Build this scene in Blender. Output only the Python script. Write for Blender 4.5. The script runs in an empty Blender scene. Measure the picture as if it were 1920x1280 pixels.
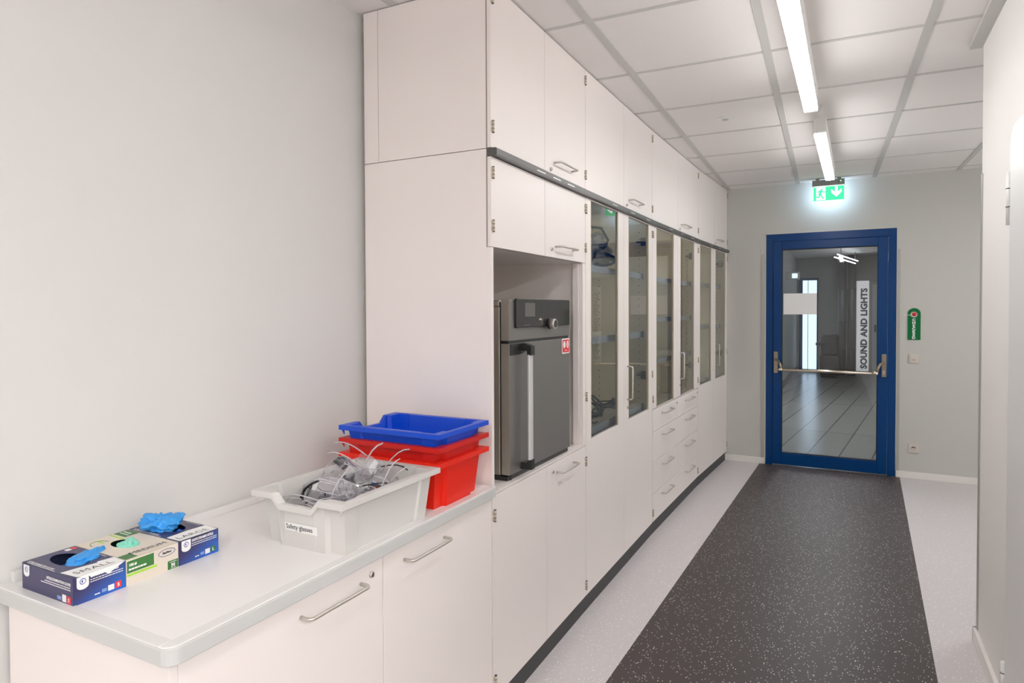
import bpy, bmesh, math, random
from mathutils import Vector, Matrix, noise
random.seed(7)
PI = math.pi
COL = bpy.context.scene.collection

# ------------------------------------------------------------------ materials
def lin(c):
    return tuple(((x/12.92) if x <= .04045 else ((x+.055)/1.055)**2.4) for x in c)
def rgb(r, g, b):
    return lin((r/255, g/255, b/255))
def mat(name, col, rough=.5, metal=0, bump=0, bscale=60, emis=None, estr=0, vary=0, vscale=8, spec=.5):
    m = bpy.data.materials.new(name); m.use_nodes = True
    nt = m.node_tree; b = nt.nodes['Principled BSDF']
    b.inputs['Base Color'].default_value = (*col, 1)
    b.inputs['Roughness'].default_value = rough
    b.inputs['Metallic'].default_value = metal
    b.inputs['Specular IOR Level'].default_value = spec
    tc = nt.nodes.new('ShaderNodeTexCoord')
    if emis:
        b.inputs['Emission Color'].default_value = (*emis, 1)
        b.inputs['Emission Strength'].default_value = estr
    if vary:
        n = nt.nodes.new('ShaderNodeTexNoise'); n.inputs['Scale'].default_value = vscale
        n.inputs['Detail'].default_value = 3
        nt.links.new(tc.outputs['Object'], n.inputs['Vector'])
        r = nt.nodes.new('ShaderNodeMapRange')
        r.inputs['To Min'].default_value = 1-vary; r.inputs['To Max'].default_value = 1+vary*.5
        nt.links.new(n.outputs['Fac'], r.inputs['Value'])
        mx = nt.nodes.new('ShaderNodeVectorMath'); mx.operation = 'SCALE'
        mx.inputs[0].default_value = col
        nt.links.new(r.outputs['Result'], mx.inputs['Scale'])
        nt.links.new(mx.outputs['Vector'], b.inputs['Base Color'])
    if bump:
        n = nt.nodes.new('ShaderNodeTexNoise'); n.inputs['Scale'].default_value = bscale
        n.inputs['Detail'].default_value = 4
        nt.links.new(tc.outputs['Object'], n.inputs['Vector'])
        bp = nt.nodes.new('ShaderNodeBump'); bp.inputs['Strength'].default_value = bump
        bp.inputs['Distance'].default_value = .002
        nt.links.new(n.outputs['Fac'], bp.inputs['Height'])
        nt.links.new(bp.outputs['Normal'], b.inputs['Normal'])
    return m
def glassmat(name, tint, ior=1.5, bump=0, haze=0, hazecol=(.8, .8, .8), boost=1.0, bscale=30):
    m = bpy.data.materials.new(name); m.use_nodes = True
    nt = m.node_tree; nt.nodes.clear()
    out = nt.nodes.new('ShaderNodeOutputMaterial')
    tr = nt.nodes.new('ShaderNodeBsdfTransparent'); tr.inputs['Color'].default_value = (*tint, 1)
    gl = nt.nodes.new('ShaderNodeBsdfGlossy'); gl.inputs['Roughness'].default_value = .02 if not bump else .12
    gl.inputs['Color'].default_value = (.95, .97, 1, 1)
    fr = nt.nodes.new('ShaderNodeFresnel'); fr.inputs['IOR'].default_value = ior
    mul = nt.nodes.new('ShaderNodeMath'); mul.operation = 'MULTIPLY'; mul.use_clamp = True
    mul.inputs[1].default_value = boost
    nt.links.new(fr.outputs[0], mul.inputs[0])
    mix = nt.nodes.new('ShaderNodeMixShader')
    nt.links.new(mul.outputs[0], mix.inputs[0])
    base = tr
    if haze:
        df = nt.nodes.new('ShaderNodeBsdfDiffuse'); df.inputs['Color'].default_value = (*hazecol, 1)
        hz = nt.nodes.new('ShaderNodeMixShader'); hz.inputs[0].default_value = haze
        nt.links.new(tr.outputs[0], hz.inputs[1]); nt.links.new(df.outputs[0], hz.inputs[2])
        base = hz
    nt.links.new(base.outputs[0], mix.inputs[1]); nt.links.new(gl.outputs[0], mix.inputs[2])
    if bump:
        tc = nt.nodes.new('ShaderNodeTexCoord')
        n = nt.nodes.new('ShaderNodeTexNoise'); n.inputs['Scale'].default_value = bscale
        n.inputs['Detail'].default_value = 5
        nt.links.new(tc.outputs['Object'], n.inputs['Vector'])
        bp = nt.nodes.new('ShaderNodeBump'); bp.inputs['Strength'].default_value = bump
        bp.inputs['Distance'].default_value = .02
        nt.links.new(n.outputs['Fac'], bp.inputs['Height'])
        nt.links.new(bp.outputs['Normal'], gl.inputs['Normal']); nt.links.new(bp.outputs['Normal'], fr.inputs['Normal'])
    nt.links.new(mix.outputs[0], out.inputs['Surface'])
    return m
def speckmat(name, base, speck, rough, scale=75, thr=.16, prob=.35):
    m = mat(name, base, rough, spec=.18)
    nt = m.node_tree; b = nt.nodes['Principled BSDF']
    tc = nt.nodes.new('ShaderNodeTexCoord')
    fac = None
    for k, (sc, rot) in enumerate(((scale, .4), (scale*1.25, 1.9))):
        mp = nt.nodes.new('ShaderNodeMapping'); mp.inputs['Rotation'].default_value = (0, 0, rot)
        mp.inputs['Scale'].default_value = (1, .62, 1)
        nt.links.new(tc.outputs['Object'], mp.inputs['Vector'])
        v = nt.nodes.new('ShaderNodeTexVoronoi'); v.inputs['Scale'].default_value = sc
        v.inputs['Randomness'].default_value = 1
        nt.links.new(mp.outputs[0], v.inputs['Vector'])
        lt = nt.nodes.new('ShaderNodeMath'); lt.operation = 'LESS_THAN'; lt.inputs[1].default_value = thr
        nt.links.new(v.outputs['Distance'], lt.inputs[0])
        sp = nt.nodes.new('ShaderNodeSeparateColor'); nt.links.new(v.outputs['Color'], sp.inputs[0])
        l2 = nt.nodes.new('ShaderNodeMath'); l2.operation = 'LESS_THAN'; l2.inputs[1].default_value = prob
        nt.links.new(sp.outputs[0], l2.inputs[0])
        mu = nt.nodes.new('ShaderNodeMath'); mu.operation = 'MULTIPLY'
        nt.links.new(lt.outputs[0], mu.inputs[0]); nt.links.new(l2.outputs[0], mu.inputs[1])
        if fac is None: fac = mu
        else:
            ad = nt.nodes.new('ShaderNodeMath'); ad.operation = 'MAXIMUM'
            nt.links.new(fac.outputs[0], ad.inputs[0]); nt.links.new(mu.outputs[0], ad.inputs[1]); fac = ad
    mx = nt.nodes.new('ShaderNodeMix'); mx.data_type = 'RGBA'
    mx.inputs[6].default_value = (*base, 1); mx.inputs[7].default_value = (*speck, 1)
    nt.links.new(fac.outputs[0], mx.inputs[0]); nt.links.new(mx.outputs[2], b.inputs['Base Color'])
    return m
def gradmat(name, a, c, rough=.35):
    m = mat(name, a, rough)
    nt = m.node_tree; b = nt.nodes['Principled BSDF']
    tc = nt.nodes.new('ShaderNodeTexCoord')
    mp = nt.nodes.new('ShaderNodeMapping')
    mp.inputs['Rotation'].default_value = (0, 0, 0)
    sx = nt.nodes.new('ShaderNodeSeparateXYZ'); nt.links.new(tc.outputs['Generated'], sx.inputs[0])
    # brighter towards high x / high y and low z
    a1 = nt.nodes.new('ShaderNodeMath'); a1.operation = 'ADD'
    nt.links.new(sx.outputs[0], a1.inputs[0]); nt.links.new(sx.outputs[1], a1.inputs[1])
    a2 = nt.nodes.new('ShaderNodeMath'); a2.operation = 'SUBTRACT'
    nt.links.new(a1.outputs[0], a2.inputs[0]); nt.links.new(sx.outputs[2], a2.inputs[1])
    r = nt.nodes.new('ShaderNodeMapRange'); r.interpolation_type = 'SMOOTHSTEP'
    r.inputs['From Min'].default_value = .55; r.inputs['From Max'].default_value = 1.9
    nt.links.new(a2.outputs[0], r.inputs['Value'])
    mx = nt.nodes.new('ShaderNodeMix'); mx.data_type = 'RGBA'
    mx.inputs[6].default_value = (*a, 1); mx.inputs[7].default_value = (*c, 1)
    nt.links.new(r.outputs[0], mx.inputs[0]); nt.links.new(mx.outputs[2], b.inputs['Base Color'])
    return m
def tilemat(name, base, grout, sx, sy, rough):
    m = mat(name, base, rough)
    nt = m.node_tree; b = nt.nodes['Principled BSDF']
    tc = nt.nodes.new('ShaderNodeTexCoord')
    br = nt.nodes.new('ShaderNodeTexBrick'); br.offset = 0
    br.inputs['Color1'].default_value = (*base, 1); br.inputs['Color2'].default_value = (*[x*.9 for x in base], 1)
    br.inputs['Mortar'].default_value = (*grout, 1); br.inputs['Scale'].default_value = 1
    br.inputs['Mortar Size'].default_value = .007; br.inputs['Brick Width'].default_value = sx
    br.inputs['Row Height'].default_value = sy
    mp = nt.nodes.new('ShaderNodeMapping'); mp.inputs['Location'].default_value = (-.03, -.9, 0); mp.inputs['Rotation'].default_value = (0, 0, math.atan(.1))
    nt.links.new(tc.outputs['Object'], mp.inputs[0]); nt.links.new(mp.outputs[0], br.inputs['Vector'])
    n = nt.nodes.new('ShaderNodeTexNoise'); n.inputs['Scale'].default_value = 90
    nt.links.new(tc.outputs['Object'], n.inputs['Vector'])
    mx = nt.nodes.new('ShaderNodeMix'); mx.data_type = 'RGBA'; mx.blend_type = 'MULTIPLY'
    mx.inputs[0].default_value = .45
    nt.links.new(br.outputs['Color'], mx.inputs[6]); nt.links.new(n.outputs['Color'], mx.inputs[7])
    nt.links.new(br.outputs['Color'], mx.inputs[6])
    cr = nt.nodes.new('ShaderNodeMapRange'); cr.inputs['To Min'].default_value = .6; cr.inputs['To Max'].default_value = 1.25
    nt.links.new(n.outputs['Fac'], cr.inputs['Value'])
    sc = nt.nodes.new('ShaderNodeVectorMath'); sc.operation = 'SCALE'
    nt.links.new(br.outputs['Color'], sc.inputs[0]); nt.links.new(cr.outputs[0], sc.inputs['Scale'])
    nt.links.new(sc.outputs[0], b.inputs['Base Color'])
    return m

M = dict(
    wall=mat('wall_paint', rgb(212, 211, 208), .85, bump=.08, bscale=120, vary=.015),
    wallr=mat('wall_paint_lit', rgb(236, 234, 231), .8, bump=.08, bscale=120),  # right wall: stronger light put into the paint colour
    wallf=mat('wall_paint_dim', rgb(196, 196, 190), .85, bump=.08, bscale=120),  # far wall: light falloff put into a darker paint colour
    tile=mat('ceiling_tile', rgb(234, 230, 228), .9, bump=.05, bscale=200, vary=.03, vscale=1.5),
    tbar=mat('ceiling_rail', rgb(196, 195, 192), .6),
    cab=mat('cabinet_white', rgb(240, 232, 228), .38, bump=.02, bscale=200, vary=.01, vscale=2),
    cabin=mat('cabinet_interior', rgb(248, 242, 224), .55),
    gap=mat('door_gap', rgb(150, 138, 126), .8),
    plinth=mat('black_plinth', rgb(42, 42, 44), .5),
    rail=mat('dark_rail', rgb(92, 90, 88), .38, .6),
    steel=mat('brushed_steel', rgb(206, 201, 192), .34, .75, bump=.05, bscale=300),
    nickel=mat('nickel_hinge', rgb(196, 184, 164), .4, .2),
    dark=mat('dark_metal', rgb(58, 58, 60), .4, .5),
    black=mat('black_plastic', rgb(22, 22, 23), .35),
    blackgl=mat('black_glass', rgb(28, 28, 30), .08),
    screen=mat('grey_screen', rgb(88, 87, 85), .15),
    ovenfront=mat('oven_front', rgb(128, 125, 123), .33, .6, bump=.02, bscale=400),
    ovenside=mat('oven_side', rgb(176, 168, 156), .32, .85),
    silver=mat('silver_bar', rgb(214, 214, 214), .3, .35),
    red=mat('red_tray', rgb(226, 28, 8), .38, spec=.3),
    dred=mat('dark_red_tray', rgb(196, 22, 16), .38, spec=.3),
    blue=mat('blue_tray', rgb(0, 66, 200), .38, spec=.35),
    grey=mat('grey_tray', rgb(206, 204, 200), .42),
    topw=mat('worktop_light', rgb(236, 234, 233), .16, spec=.6),
    rimtop=mat('worktop_rim', rgb(222, 221, 219), .25),
    tope=mat('worktop_edge', rgb(199, 200, 198), .3),
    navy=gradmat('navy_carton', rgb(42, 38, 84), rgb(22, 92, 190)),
    navyin=mat('carton_inside', rgb(26, 36, 66), .6),
    cream=mat('cream_carton', rgb(219, 208, 192), .5),
    green=mat('green_print', rgb(48, 112, 46), .45),
    greenin=mat('green_inside', rgb(6, 58, 46), .6),
    lime=mat('lime_print', rgb(156, 214, 40), .45),
    white=mat('white_print', rgb(238, 238, 236), .5),
    paleblue=mat('pale_blue_print', rgb(120, 150, 210), .5),
    redp=mat('red_print', rgb(226, 34, 48), .45),
    ink=mat('ink', rgb(30, 32, 40), .6),
    inkblue=mat('blue_ink', rgb(40, 70, 150), .6),
    txtgrey=mat('grey_ink', rgb(90, 90, 92), .6),
    glove=mat('blue_nitrile', rgb(44, 150, 232), .5, bump=.5, bscale=90, vary=.1, vscale=40),
    glovedeep=mat('deep_blue_nitrile', rgb(14, 96, 200), .5, bump=.5, bscale=90),
    teal=mat('teal_nitrile', rgb(128, 216, 192), .5, bump=.5, bscale=90),
    dblue=mat('blue_door_paint', rgb(0, 54, 112), .25, bump=.02, bscale=300, spec=.2),
    gasket=mat('rubber_gasket', rgb(18, 20, 24), .6),
    strip=mat('grey_strip', rgb(172, 172, 166), .45, .3),
    creamtrim=mat('frame_sealant', rgb(206, 202, 190), .6),
    base=mat('baseboard_white', rgb(232, 228, 224), .5),
    knobm=mat('stainless', rgb(150, 138, 120), .32, 1),
    barm=mat('push_bar_steel', rgb(226, 214, 196), .25, 1),
    tag=mat('green_tag', rgb(0, 104, 52), .4, spec=.25),
    tagred=mat('red_knob', rgb(200, 36, 26), .4),
    ivory=mat('ivory_plastic', rgb(208, 200, 190), .35),
    whitep=mat('white_plastic', rgb(236, 236, 235), .35),
    film=mat('frosted_film', rgb(214, 220, 226), .6),
    letter=mat('grey_lettering', rgb(66, 72, 82), .6),
    paper=mat('white_paper', rgb(240, 240, 240), .7),
    housing=mat('lamp_housing', rgb(226, 226, 224), .4),
    lit=mat('lamp_diffuser', (1, 1, 1), .5, emis=(1, .985, .975), estr=10),
    litb=mat('fill_lamp_diffuser', (1, 1, 1), .5, emis=(1, .98, .975), estr=33),  # for the added fill lamps out of view
    litd=mat('corridor_twin_tube', (1, 1, 1), .5, emis=(.95, .98, 1), estr=3),
    litc=mat('corridor_fill', (1, 1, 1), .5, emis=(.95, .98, 1), estr=20),  # for the added corridor lamps out of view
    exitg=mat('exit_green', rgb(10, 170, 110), .4, emis=rgb(60, 235, 160), estr=.35),
    exitw=mat('exit_white', (1, 1, 1), .4, emis=(.93, 1, .97), estr=.7),
    exitback=mat('exit_backlight', (1, 1, 1), .4, emis=(.55, .78, 1), estr=4),
    winfill=mat('window_fill_glow', (1, 1, 1), .4, emis=(1, .99, .97), estr=.6),  # glow of the added fill window
    signgrey=mat('sign_housing', rgb(140, 140, 140), .4, .3),
    daylight=mat('daylight_glazing', (.6, .8, 1), .3, emis=(.62, .80, 1), estr=.55),
    led=mat('green_led', (.1, 1, .2), .4, emis=(.1, 1, .2), estr=2),
    corr=mat('corridor_wall', rgb(170, 172, 170), .7),
    corrceil=mat('corridor_ceiling', rgb(190, 190, 188), .8),
    duct=mat('duct_metal', rgb(112, 114, 116), .42, .6),
    brown=mat('brown_cabinet', rgb(52, 47, 40), .5),
    shelfe=mat('shelf_edge_grey', rgb(158, 166, 176), .45),
    shelfcap=mat('shelf_cap_grey', rgb(96, 98, 100), .5),
    shelfs=mat('shelf_top', rgb(240, 235, 222), .5),
    cable=mat('black_cable', rgb(20, 20, 22), .45),
    goggle=mat('dark_blue_goggle', rgb(30, 36, 58), .4),
    jug=mat('grey_jug', rgb(190, 196, 196), .4),
    beige=mat('beige_plastic', rgb(214, 204, 176), .5),
    orange=mat('orange_plastic', rgb(214, 92, 40), .5),
    yellow=mat('yellow_label', rgb(238, 214, 30), .5),
)
M['glass'] = glassmat('cabinet_glass', (.97, .98, .96), 1.5, boost=1.15)
M['doorglass'] = glassmat('door_glass', (.72, .74, .75), 1.5, boost=1.2)
M['clear'] = glassmat('clear_polycarbonate', (.96, .95, .97), 1.5, haze=.13, hazecol=(.82, .80, .84), boost=1.5)
M['cleararm'] = glassmat('clear_temple', (.92, .91, .93), 1.45, haze=.50, hazecol=(.80, .78, .82), boost=1.0)
M['bag'] = glassmat('plastic_bag', (.88, .90, .90), 1.45, bump=1, haze=.22, hazecol=(.7, .74, .78), boost=2.4)
M['floorl'] = speckmat('light_speckled_floor', rgb(206, 201, 202), rgb(244, 242, 240), .38, 84, .20, .36)
M['floord'] = speckmat('dark_speckled_floor', rgb(70, 63, 62), rgb(206, 200, 198), .42, 84, .20, .36)
M['corrfloor'] = tilemat('corridor_floor_tiles', rgb(158, 156, 150), rgb(84, 82, 78), .30, 2.7, .24)

# ------------------------------------------------------------------ mesh builder
class MB:
    def __init__(s): s.v = []; s.f = []; s.mi = []; s.sm = []
    def face(s, idx, m=0, smooth=False):
        s.f.append(idx); s.mi.append(m); s.sm.append(smooth)
    def box(s, x0, y0, z0, x1, y1, z1, m=0):
        n = len(s.v)
        s.v += [Vector(p) for p in ((x0,y0,z0),(x1,y0,z0),(x1,y1,z0),(x0,y1,z0),(x0,y0,z1),(x1,y0,z1),(x1,y1,z1),(x0,y1,z1))]
        for q in ((3,2,1,0),(4,5,6,7),(0,1,5,4),(1,2,6,5),(2,3,7,6),(3,0,4,7)):
            s.face([n+i for i in q], m)
        return s
    def poly(s, pts, m=0):
        n = len(s.v); s.v += [Vector(p) for p in pts]; s.face(list(range(n, n+len(pts))), m); return s
    def prism(s, pts2, O, U, V, N, t, m=0, m_side=None):
        O, U, V, N = map(Vector, (O, U, V, N)); n = len(s.v); k = len(pts2)
        s.v += [O+U*a+V*b for a, b in pts2] + [O+U*a+V*b+N*t for a, b in pts2]
        s.face([n+i for i in reversed(range(k))], m); s.face([n+k+i for i in range(k)], m)
        for i in range(k):
            j = (i+1) % k; s.face([n+i, n+j, n+k+j, n+k+i], m if m_side is None else m_side)
        return s
    def tube(s, pts, r, n=8, m=0, closed=False, flat=1.0, up=None):
        pts = [Vector(p) for p in pts]; L = len(pts); base = len(s.v); prev = None
        rs = r if isinstance(r, (list, tuple)) else [r]*L
        for i, p in enumerate(pts):
            a = pts[(i-1) % L] if (closed or i) else pts[0]
            b = pts[(i+1) % L] if (closed or i < L-1) else pts[-1]
            t = (b-a)
            t = t.normalized() if t.length > 1e-9 else Vector((0, 0, 1))
            if prev is None:
                u = Vector(up) if up else (Vector((0, 0, 1)) if abs(t.z) < .9 else Vector((1, 0, 0)))
            else: u = prev
            u = (u - t*u.dot(t)).normalized(); w = t.cross(u); prev = u
            for k in range(n):
                an = 2*PI*k/n
                s.v.append(p + u*math.cos(an)*rs[i]*flat + w*math.sin(an)*rs[i])
        for i in range(L if closed else L-1):
            j = (i+1) % L
            for k in range(n):
                l = (k+1) % n
                s.face([base+i*n+k, base+i*n+l, base+j*n+l, base+j*n+k], m, True)
        if not closed:
            s.face([base+k for k in reversed(range(n))], m); s.face([base+(L-1)*n+k for k in range(n)], m)
        return s
    def cyl(s, a, b, r, n=20, m=0): return s.tube([a, b], r, n, m)
    def lathe(s, prof, O=(0,0,0), A=(0,0,1), n=24, m=0):
        O = Vector(O); A = Vector(A).normalized()
        u = Vector((1,0,0)) if abs(A.x) < .9 else Vector((0,1,0))
        u = (u-A*u.dot(A)).normalized(); w = A.cross(u); base = len(s.v)
        for r, h in prof:
            for k in range(n):
                an = 2*PI*k/n; s.v.append(O+A*h+u*math.cos(an)*r+w*math.sin(an)*r)
        for i in range(len(prof)-1):
            for k in range(n):
                l = (k+1) % n
                s.face([base+i*n+k, base+i*n+l, base+(i+1)*n+l, base+(i+1)*n+k], m, True)
        s.face([base+k for k in reversed(range(n))], m); s.face([base+(len(prof)-1)*n+k for k in range(n)], m)
        return s
    def text(s, body, size, O, U, V, N, m=0, bold=0, align='LEFT', lift=.0006, sx=1, spacing=1):
        O, U, V, N = map(Vector, (O, U, V, N))
        cu = bpy.data.curves.new('tmp', 'FONT'); cu.body = body; cu.size = size
        cu.align_x = align; cu.offset = bold; cu.space_character = spacing; cu.resolution_u = 3
        ob = bpy.data.objects.new('tmp', cu); COL.objects.link(ob)
        bpy.context.view_layer.update()
        me = bpy.data.meshes.new_from_object(ob.evaluated_get(bpy.context.evaluated_depsgraph_get()))
        n = len(s.v)
        s.v += [O+U*v.co.x*sx+V*v.co.y+N*lift for v in me.vertices]
        for p in me.polygons: s.face([n+i for i in p.vertices], m)
        bpy.data.objects.remove(ob); bpy.data.curves.remove(cu); bpy.data.meshes.remove(me)
        return s
    def build(s, name, mats, parent=None, bevel=0, seg=2, loc=None, fix=True):
        me = bpy.data.meshes.new(name)
        me.from_pydata([tuple(v) for v in s.v], [], s.f)
        for m in (mats if isinstance(mats, (list, tuple)) else [mats]): me.materials.append(M[m] if isinstance(m, str) else m)
        me.polygons.foreach_set('material_index', s.mi); me.polygons.foreach_set('use_smooth', s.sm)
        if fix:
            bm = bmesh.new(); bm.from_mesh(me); bmesh.ops.recalc_face_normals(bm, faces=bm.faces); bm.to_mesh(me); bm.free()
        me.update()
        o = bpy.data.objects.new(name, me); COL.objects.link(o)
        if parent: o.parent = parent
        if loc: o.location = loc
        if bevel:
            b = o.modifiers.new('bevel', 'BEVEL'); b.width = bevel; b.segments = seg; b.limit_method = 'ANGLE'; b.angle_limit = math.radians(40)
        return o
def tag(o, label, cat, group=None, kind=None):
    o['label'] = label; o['category'] = cat
    if group: o['group'] = group
    if kind: o['kind'] = kind
    return o
def thing(name, label, cat, loc=(0,0,0), rotz=0, group=None):
    o = bpy.data.objects.new(name, None); COL.objects.link(o); o.location = loc; o.rotation_euler = (0, 0, rotz)
    o.empty_display_size = .05
    return tag(o, label, cat, group)
def struct(name, mb, mats, parent=None, **k):
    o = mb.build(name, mats, parent, **k)
    if not parent: o['kind'] = 'structure'
    return o
X, Y, Z = Vector((1,0,0)), Vector((0,1,0)), Vector((0,0,1))
def arcpts(c, r, a0, a1, n):
    return [(c[0]+r*math.cos(a0+(a1-a0)*i/n), c[1]+r*math.sin(a0+(a1-a0)*i/n)) for i in range(n+1)]
def rrect(x0, y0, x1, y1, r, n=4):
    return (arcpts((x1-r, y0+r), r, -PI/2, 0, n)+arcpts((x1-r, y1-r), r, 0, PI/2, n)+arcpts((x0+r, y1-r), r, PI/2, PI, n)+arcpts((x0+r, y0+r), r, PI, 1.5*PI, n))

# ------------------------------------------------------------------ room shell
ZC = 2.7525; YF = 6.7625; XR = 2.309; YR = 3.487; YB = -3.6; XFAR = 4.3; XW = 6.2; YW = .9
s0 = lambda y: .9285+.0195*(y-4)
s1 = lambda y: 2.1325+.0195*(y-4)
mb = MB()
for (a, b, c, d, m) in ((0, 0, s0(YB), s0(YF), 0), (s0(YB), s0(YF), s1(YB), s1(YF), 1), (s1(YB), s1(YF), XW, XW, 0)):
    mb.poly([(a, YB, 0), (c, YB, 0), (d, YF, 0), (b, YF, 0)], m)
mb.poly([(0, YB, -.1), (0, YF, -.1), (XW, YF, -.1), (XW, YB, -.1)], 0)
struct('floor', mb, ['floorl', 'floord'], fix=False)
mb = MB().box(0, YB, ZC, XW, YF, ZC+.08)
struct('ceiling', mb, 'tile')
# T-bar grid, turned slightly against the walls
mb = MB(); ga = -.03
for k in range(-2, 10):
    r = .8107+.6428*k
    if r < .02: continue
    y0, y1 = YB, YF-.001
    xa, xb = r+ga*(y0-2.42), r+ga*(y1-2.42); w = .018
    mb.prism([(xa-w, y0), (xa+w, y0), (xb+w, y1), (xb-w, y1)], (0, 0, ZC-.004), X, Y, Z, .004)
for i in range(-7, 7):
    yy = 2.4232+.6815*i; w = .011
    x0, x1 = .001, XW-.001
    mb.prism([(x0, yy-ga*x0-w), (x1, yy-ga*x1-w), (x1, yy-ga*x1+w), (x0, yy-ga*x0+w)], (0, 0, ZC-.0032), X, Y, Z, .0032)
struct('trim_1', mb, 'tbar')
struct('wall_left', MB().box(-.12, YB, 0, 0, YF, ZC), 'wall')
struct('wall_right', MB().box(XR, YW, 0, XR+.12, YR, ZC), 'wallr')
struct('wall_side', MB().box(XR+.12, YW, 0, XW, YW+.12, ZC), 'wall')
struct('wall_east', MB().box(XW, YB, 0, XW+.12, YW+.12, ZC), 'wall')
struct('wall_rear', MB().box(-.12, YB-.12, 0, XW+.12, YB, ZC), 'wall')
struct('wall_recess', MB().box(XFAR, YW+.12, 0, XFAR+.12, YF, ZC), 'wall')
DX0, DX1, DZ = 1.035, 2.151, 2.278
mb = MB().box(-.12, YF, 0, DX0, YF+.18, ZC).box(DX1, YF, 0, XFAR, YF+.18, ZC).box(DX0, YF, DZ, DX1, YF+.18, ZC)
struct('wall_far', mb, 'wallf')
struct('trim_2', MB().box(XR-.05, YW, ZC-.022, XR, YR+.03, ZC-.001), 'tbar')
# baseboards
BH = .06
struct('baseboard_far', MB().box(.62, YF-.014, 0, DX0-.002, YF, BH).box(DX1+.004, YF-.014, 0, XFAR, YF, BH), 'base', bevel=.003)
struct('baseboard_right', MB().box(XR-.016, 2.90, 0, XR, YR+.016, BH+.012).box(XR-.016, YR, 0, XR+.12, YR+.016, BH+.012), 'base', bevel=.003)
struct('trim_3', MB().box(XR-.004, YR-.03, .074, XR, YR+.003, 2.15).box(XR-.004, YR, .074, XR+.035, YR+.003, 2.15), 'strip')
struct('trim_4', MB().box(.996, YF-.008, .06, 1.019, YF, 2.083), 'strip')
struct('trim_5', MB().box(2.156, YF-.008, .06, 2.178, YF, 2.083), 'strip')
struct('trim_6', MB().box(DX0-.008, YF-.004, .06, DX0+.002, YF+.01, DZ+.008).box(DX1-.002, YF-.004, .06, DX1+.008, YF+.01, DZ+.008).box(DX0-.008, YF-.004, DZ-.002, DX1+.008, YF+.01, DZ+.009), 'creamtrim')

# ------------------------------------------------------------------ the blue glazed door
door = bpy.data.objects.new('door_1', None); COL.objects.link(door); door.location = (DX0, YF, 0); door['kind'] = 'structure'
door['label'] = 'blue framed glazed door in the far wall with horizontal push bar'; door['category'] = 'door'
W = DX1-DX0
f0, f1, ft = .066, W-.066, 2.204
mb = MB().box(.002, -.006, 0, f0, .08, DZ-.002).box(f1, -.006, 0, W-.002, .08, DZ-.002).box(f0, -.006, ft, f1, .08, DZ-.002)
mb.build('door_frame', 'dblue', door, bevel=.003)
g0x, g1x, gz0, gz1 = .147, W-.151, .128, 2.122
mb = MB()
lx0, lx1, lz0, lz1 = f0+.003, f1-.003, .012, ft-.003
mb.box(lx0, -.014, lz0, g0x, .055, lz1).box(g1x, -.014, lz0, lx1, .055, lz1).box(g0x, -.014, lz0, g1x, .055, gz0).box(g0x, -.014, gz1, g1x, .055, lz1)
leaf = mb.build('door_leaf', 'dblue', door, bevel=.004)
g = .008
MB().box(g0x, -.01, gz0, g0x+g, .02, gz1).box(g1x-g*.6, -.01, gz0, g1x, .02, gz1).box(g0x, -.01, gz0, g1x, .02, gz0+g).box(g0x, -.01, gz1-g, g1x, .02, gz1).build('gasket', 'gasket', leaf)
MB().poly([(g0x+.004, .004, gz0+.004), (g1x-.004, .004, gz0+.004), (g1x-.004, .004, gz1-.004), (g0x+.004, .004, gz1-.004)]).build('glass_pane', 'doorglass', leaf)
MB().box(1.197-DX0, -.0005, 1.488, 1.492-DX0, .0015, 1.692).build('notice_sheet', 'paper', leaf)
sx0 = 1.828-DX0
mb = MB().box(sx0, -.0005, .958, sx0+.103, .0015, 1.80, 0)
mb.text('SOUND AND LIGHTS', .0715, (sx0+.086, -.0005, .982), Z, -X, -Y, 1, bold=.0034, sx=1.08, spacing=1.02)
mb.build('lettered_film_strip', ['film', 'letter'], leaf)
for sx, x0 in ((1, 1.112-DX0), (-1, 2.034-DX0)):
    MB().box(x0, -.024, .912, x0+.038, -.014, 1.122).build('lock_plate', 'knobm', leaf, bevel=.003)
xL, xR_ = 1.150-DX0, 2.02-DX0
for sgn, xx in ((1, 1.131-DX0), (-1, 2.053-DX0)):
    pts = [(xx-sgn*.005, -.028, 1.048)]+[(xx+sgn*(.055*math.sin(a)), -.03-.055*min(1, a), 1.045-.095*(1-math.cos(a))) for a in [i*PI/2/8 for i in range(9)]]
    MB().tube(pts, .012, 10, flat=1.0).build('push_bar_arm', 'knobm', leaf)
mb = MB().tube([(1.170-DX0, -.088, .953), (2.0-DX0, -.088, .948)], .0135, 16)
mb.tube([(1.162-DX0, -.088, .953), (1.195-DX0, -.088, .953)], .016, 16).tube([(1.965-DX0, -.088, .949), (2.004-DX0, -.088, .948)], .0165, 16)
mb.build('push_bar', 'barm', leaf)
MB().lathe([(.008, 0), (.009, .006), (.008, .008)], (2.053-DX0, -.024, .962), (0, -1, 0), 14).box(2.049-DX0, -.0335, .935, 2.057-DX0, -.024, .965).build('key_cylinder', 'steel', leaf)

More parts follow.
